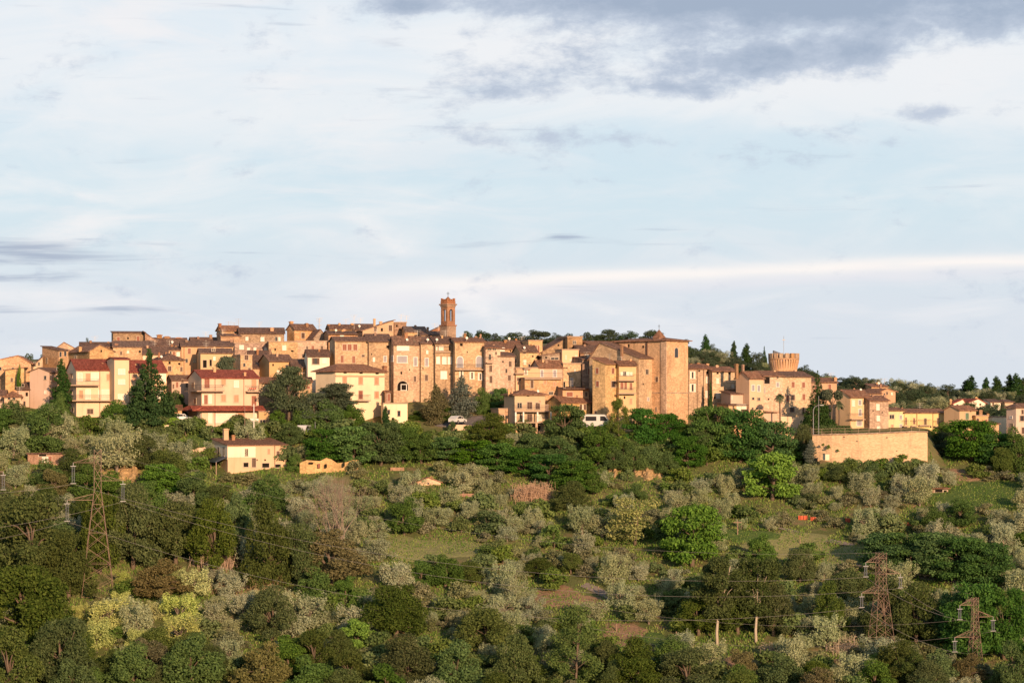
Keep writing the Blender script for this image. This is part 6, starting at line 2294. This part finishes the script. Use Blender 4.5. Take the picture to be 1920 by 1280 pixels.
CLEAR = [(800, 1030, 120, 26), (1480, 1024, 100, 20), (1400, 1006, 55, 12), (1590, 1042, 50, 20), (1060, 1124, 62, 16), (1180, 1192, 58, 18), (1232, 1207, 44, 18),
         (1410, 1250, 50, 16), (1590, 1255, 28, 22), (1840, 930, 80, 24), (1650, 888, 50, 16), (1150, 893, 26, 12), (1215, 896, 40, 14), (235, 890, 44, 12), (470, 880, 76, 14), (615, 880, 60, 10),
         (95, 868, 50, 10), (480, 1100, 44, 18), (1745, 1080, 60, 10), (390, 828, 40, 14), (1120, 1110, 30, 12), (185, 1108, 26, 14), (1652, 1232, 20, 14), (1828, 1258, 14, 10)]


def hits(px, py):
    return any(((px - a) / c) ** 2 + ((py - b) / d) ** 2 < 1 for a, b, c, d in CLEAR)


SEEN = [(95, 874, 104, 42), (617, 880, 116, 36), (460, 884, 215, 48), (1763, 924, 60, 30), (804, 910, 60, 30), (1555, 980, 136, 32), (1695, 988, 50, 30), (1000, 936, 70, 26), (403, 1062, 60, 30),
        (1151, 897, 50, 34), (1214, 902, 90, 34), (235, 905, 90, 30), (183, 1112, 66, 26), (1120, 1112, 60, 26), (1745, 1082, 120, 30), (840, 1050, 240, 34), (870, 930, 50, 28), (1060, 1135, 120, 24), (1200, 1212, 150, 30),
        (1480, 1035, 200, 26), (1640, 858, 220, 22), (745, 882, 36, 24), (1840, 950, 150, 20), (1590, 1060, 100, 20), (480, 1115, 80, 24), (495, 1108, 60, 24)]
rnd = random.Random(23)
heroes = list(TREES)
cand = []
Y = 318.0
row = 0
while Y < 434:
    stepx = 4.6 if Y > 345 else 5.2
    half = Y * 1010 / F
    X = -half + (row % 2) * stepx / 2
    while X < half:
        x, y = X + rnd.uniform(-1.3, 1.3), Y + rnd.uniform(-1.5, 1.5)
        cand.append((x, y))
        X += stepx
    Y += 5.2
    row += 1
rnd.shuffle(cand)
ol, sh = [], []
for x, y in cand:
    px, py = proj(x, y, gz(x, y))
    if hits(px, py) or (px > 1515 and px < 1750 and y > 424):
        continue
    if any(abs(px - a) < c * .42 and b - 2 < py < b + d for a, b, c, d in RECT + SEEN):
        continue
    near = min((((x - a) ** 2 + (y - b) ** 2) ** .5 / r for a, b, r in heroes), default=9)
    if near < .62:
        continue
    shrubby = rnd.random()
    darkzone = (px < 470 and py > 900 and not (150 < px < 460 and py > 1085)) or py > 1250 or (py < 880 and 430 < px < 1500)
    if 140 < px < 430 and 1085 < py < 1240:
        ol.append((x, y, px, py))
        continue
    if darkzone and shrubby < .75 or shrubby < .22:
        sh.append((x, y, px, py))
    else:
        ol.append((x, y, px, py))
ol.sort(key=lambda q: q[1])
sh.sort(key=lambda q: q[1])
ok = [q for q in sh if (q[2] < 470 and q[3] > 890) or q[3] > 1235]
rnd.shuffle(ok)
ok = ok[:95]
oks = set(ok)
sh = [q for q in sh if q not in oks]
print('candidates', len(ol), len(ok), len(sh))
while len(ol) > 298:
    ol.pop(rnd.randrange(len(ol)))
for x, y, px, py in ol:
    z = gz(x, y)
    zn = zone_of(px, py)
    sunny = 140 < px < 400 and 1085 < py < 1240
    s = rnd.choice((.5, .62, .72, .8, .9, 1.0, 1.15)) * rnd.uniform(.9, 1.1) * (.88 if px > 680 and py < 1150 else 1.0)
    if sunny and rnd.random() < .93:
        plant('yolive', (x, y, z), 4.4 * s, 5.8 * s, 'yellow-tinged olive tree ' + zn, 'yellow olive trees ' + zn)
    else:
        plant('olive', (x, y, z - .3 * s), 4.3 * s * rnd.uniform(.8, 1.3), 5.6 * s, 'grey-green olive tree ' + zn, 'olive trees ' + zn)
for x, y, px, py in ok:
    z = gz(x, y)
    zn = zone_of(px, py)
    s = rnd.uniform(.8, 1.25)
    k = rnd.choice(['oak', 'oak', 'leafy', 'brown'])
    lab = {'oak': 'small dark oak ', 'leafy': 'small green leafy tree ', 'brown': 'small brownish oak '}[k]
    plant(k, (x, y, z - .3), 5.4 * s, 6.2 * s, lab + zn, lab.strip() + ' trees ' + zn)
# shrubs: those between the olives, a belt under the houses, and more on free ground
for i in range(900):
    y = rnd.uniform(316, 436)
    x = rnd.uniform(-1, 1) * y * 1000 / F
    px, py = proj(x, y, gz(x, y))
    if hits(px, py) or (1515 < px < 1750 and y > 424):
        continue
    if min((((x - a) ** 2 + (y - b) ** 2) ** .5 / r for a, b, r in TREES), default=9) < .8:
        continue
    if any(abs(px - a) < c * .42 and b - 2 < py < b + d * .5 for a, b, c, d in RECT + SEEN):
        continue
    sh.append((x, y, px, py))
    if len(sh) > 215:
        break
for i in range(75):
    px = -20 + 1520 * (i + rnd.random()) / 75
    y = rnd.uniform(432, 437)
    x = (px - 960) / F * y
    sh.append((x, y, px, proj(x, y, gz(x, y))[1]))
BELT = [(0, 350, 'along the foot of the left cream blocks'), (350, 600, 'under the porch-roofed block and the parked cars'), (600, 900, 'under the white house and the big conifers'),
        (900, 1180, 'at the foot of the balconied house and the van'), (1180, 1520, 'at the foot of the church and the row houses')]
for x, y, px, py in sh:
    z = gz(x, y)
    zn = zone_of(px, py)
    if y >= 432 and px < 1520:
        zn = next((c for a, b, c in BELT if a <= px < b), zn)
    s = rnd.uniform(.8, 1.6)
    plant('shrub', (x, y, z - .15), 2.5 * s, 3.9 * s, 'low green shrub ' + zn, 'shrubs ' + zn)
for i in range(22):
    px = 1528 + 210 * (i + rnd.random()) / 22
    y = rnd.uniform(422.5, 425)
    x = (px - 960) / F * y
    s = rnd.uniform(.6, 1.3)
    plant('shrub', (x, y, gz(x, y) - .1), 2.9 * s, 3.6 * s, 'low shrub against the foot of the retaining wall', 'shrubs at the foot of the retaining wall')
for px, py, w, lab in ((1553, 838, 9, 'leafy tuft growing out of the left part of the retaining wall'), (1571, 843, 6, 'second leafy tuft on the retaining wall face'), (1543, 832, 6, 'brown tuft high on the retaining wall face')):
    p = pt(px, py + 4, 427.4)
    plant('shrub', p, w / F * 427, w / F * 427, lab)
# low scrub that knits the olives together
nb = 0
for i in range(4000):
    y = rnd.uniform(318, 433)
    x = rnd.uniform(-1, 1) * y * 1000 / F
    px, py = proj(x, y, gz(x, y))
    if hits(px, py) or (1515 < px < 1750 and y > 422):
        continue
    if any(abs(px - a) < c * .42 and b - 2 < py < b + d * .3 for a, b, c, d in SEEN):
        continue
    if min((((x - a) ** 2 + (y - b) ** 2) ** .5 / r for a, b, r in TREES), default=9) < .95:
        continue
    if 150 < px < 400 and 1095 < py < 1235 and rnd.random() < .6:
        continue
    zn = zone_of(px, py)
    s = rnd.uniform(.7, 1.5)
    plant('scrub', (x, y, gz(x, y) - .1), 1.7 * s * rnd.uniform(.8, 1.3), 3.0 * s, 'low dull scrub bush ' + zn, 'scrub bushes ' + zn)
    nb += 1
    if nb > 285:
        break
print('scrub', nb)
# bushy small trees on the ridge behind the houses
RID = [(1292, 1500, 470, 545, 50, 'on the ridge between the church and the round tower'), (1655, 1780, 470, 540, 22, 'on the ridge above the yellow row'), (1780, 1935, 462, 535, 30, 'on the ridge around the white villas'),
       (1500, 1650, 480, 552, 16, 'on the ridge right of the round tower'), (1760, 1940, 432, 446, 8, 'under the orange houses at the right')]
for a, b, y0, y1, k, zn in RID:
    for i in range(k):
        y = rnd.uniform(y0, y1)
        px = rnd.uniform(a, b)
        x = (px - 960) / F * y
        s = rnd.uniform(.7, 1.2)
        if i % 3 == 0:
            plant('olive', (x, y, gz(x, y) - .4), 2.6 * s, 4.6 * s, 'grey-green bushy tree ' + zn, 'grey bushy trees ' + zn)
        else:
            plant('far', (x, y, gz(x, y) - .4), 3.2 * s, 5.0 * s, 'small dark bushy tree ' + zn, 'bushy trees ' + zn)
TG = [(905, 955, 446, 451, 5, 'between the arched balcony house and the balconied house'), (770, 850, 445, 449, 5, 'at the foot of the stair wall')]
for a, b, y0, y1, k, zn in TG:
    for i in range(k):
        y = rnd.uniform(y0, y1)
        px = rnd.uniform(a, b)
        x = (px - 960) / F * y
        plant('leafy', (x, y, gz(x, y) - .3), rnd.uniform(1.6, 2.6), rnd.uniform(2.6, 3.6), 'green garden bush ' + zn, 'garden bushes ' + zn)

# ------------------------------------------------------------------ ground cover: grass and weeds nobody could count
rng = np.random.default_rng(77)
M = 260000
X = rng.random(M) * 2 - 1
Yg = 308 + (438 - 308) * rng.random(M) ** .9
X = X * Yg * 1040 / F
Z = ground_z(X, Yg)
patchn = np.sin(X * .31 + 1.3) * np.sin(Yg * .27 + X * .11) + .6 * np.sin(X * .83 - Yg * .61)
keep = patchn > -.75
keep &= ~((X / Yg * F + 960 > 1515) & (X / Yg * F + 960 < 1745) & (Yg > 424))
X, Yg, Z, patchn = X[keep], Yg[keep], Z[keep], patchn[keep]
k = len(X)


def tufts(X, Y, Z, hmin, hmax, w):
    k = len(X)
    h = hmin + (hmax - hmin) * rng.random(k)
    a = rng.random(k) * 6.28
    ca, sa = np.cos(a) * w, np.sin(a) * w
    lx, ly = rng.normal(size=k) * .3 * h, rng.normal(size=k) * .3 * h
    v = np.stack([np.stack([X - ca, Y - sa, Z - .08], 1), np.stack([X + ca, Y + sa, Z - .08], 1),
                  np.stack([X + ca * .9 + lx, Y + sa * .9 + ly, Z + h], 1), np.stack([X - ca * .5 + lx, Y - sa * .5 + ly, Z + h * .8], 1)], 1)
    return v.reshape(-1, 3)


LM['grass'] = leafmat('grass_blades', (0.11, 0.145, 0.04), (0.24, 0.245, 0.09), .2, .01, .3)
LM['weeds'] = leafmat('weed_leaves', (0.055, 0.10, 0.022), (0.13, 0.18, 0.05), .2, .01, .3)
o = link('grass', quads_mesh('grass', tufts(X[::2], Yg[::2], Z[::2], .12, .38, .1), LM['grass']))
tag(o, 'rough yellow-green grass covering the open slope between the trees', 'grass', kind='stuff')
sel = patchn[1::2] > -.2
o = link('undergrowth', quads_mesh('undergrowth', tufts(X[1::2][sel], Yg[1::2][sel], Z[1::2][sel], .12, .42, .09), LM['weeds']))
tag(o, 'green weeds and brambles growing between the trees', 'undergrowth', kind='stuff')
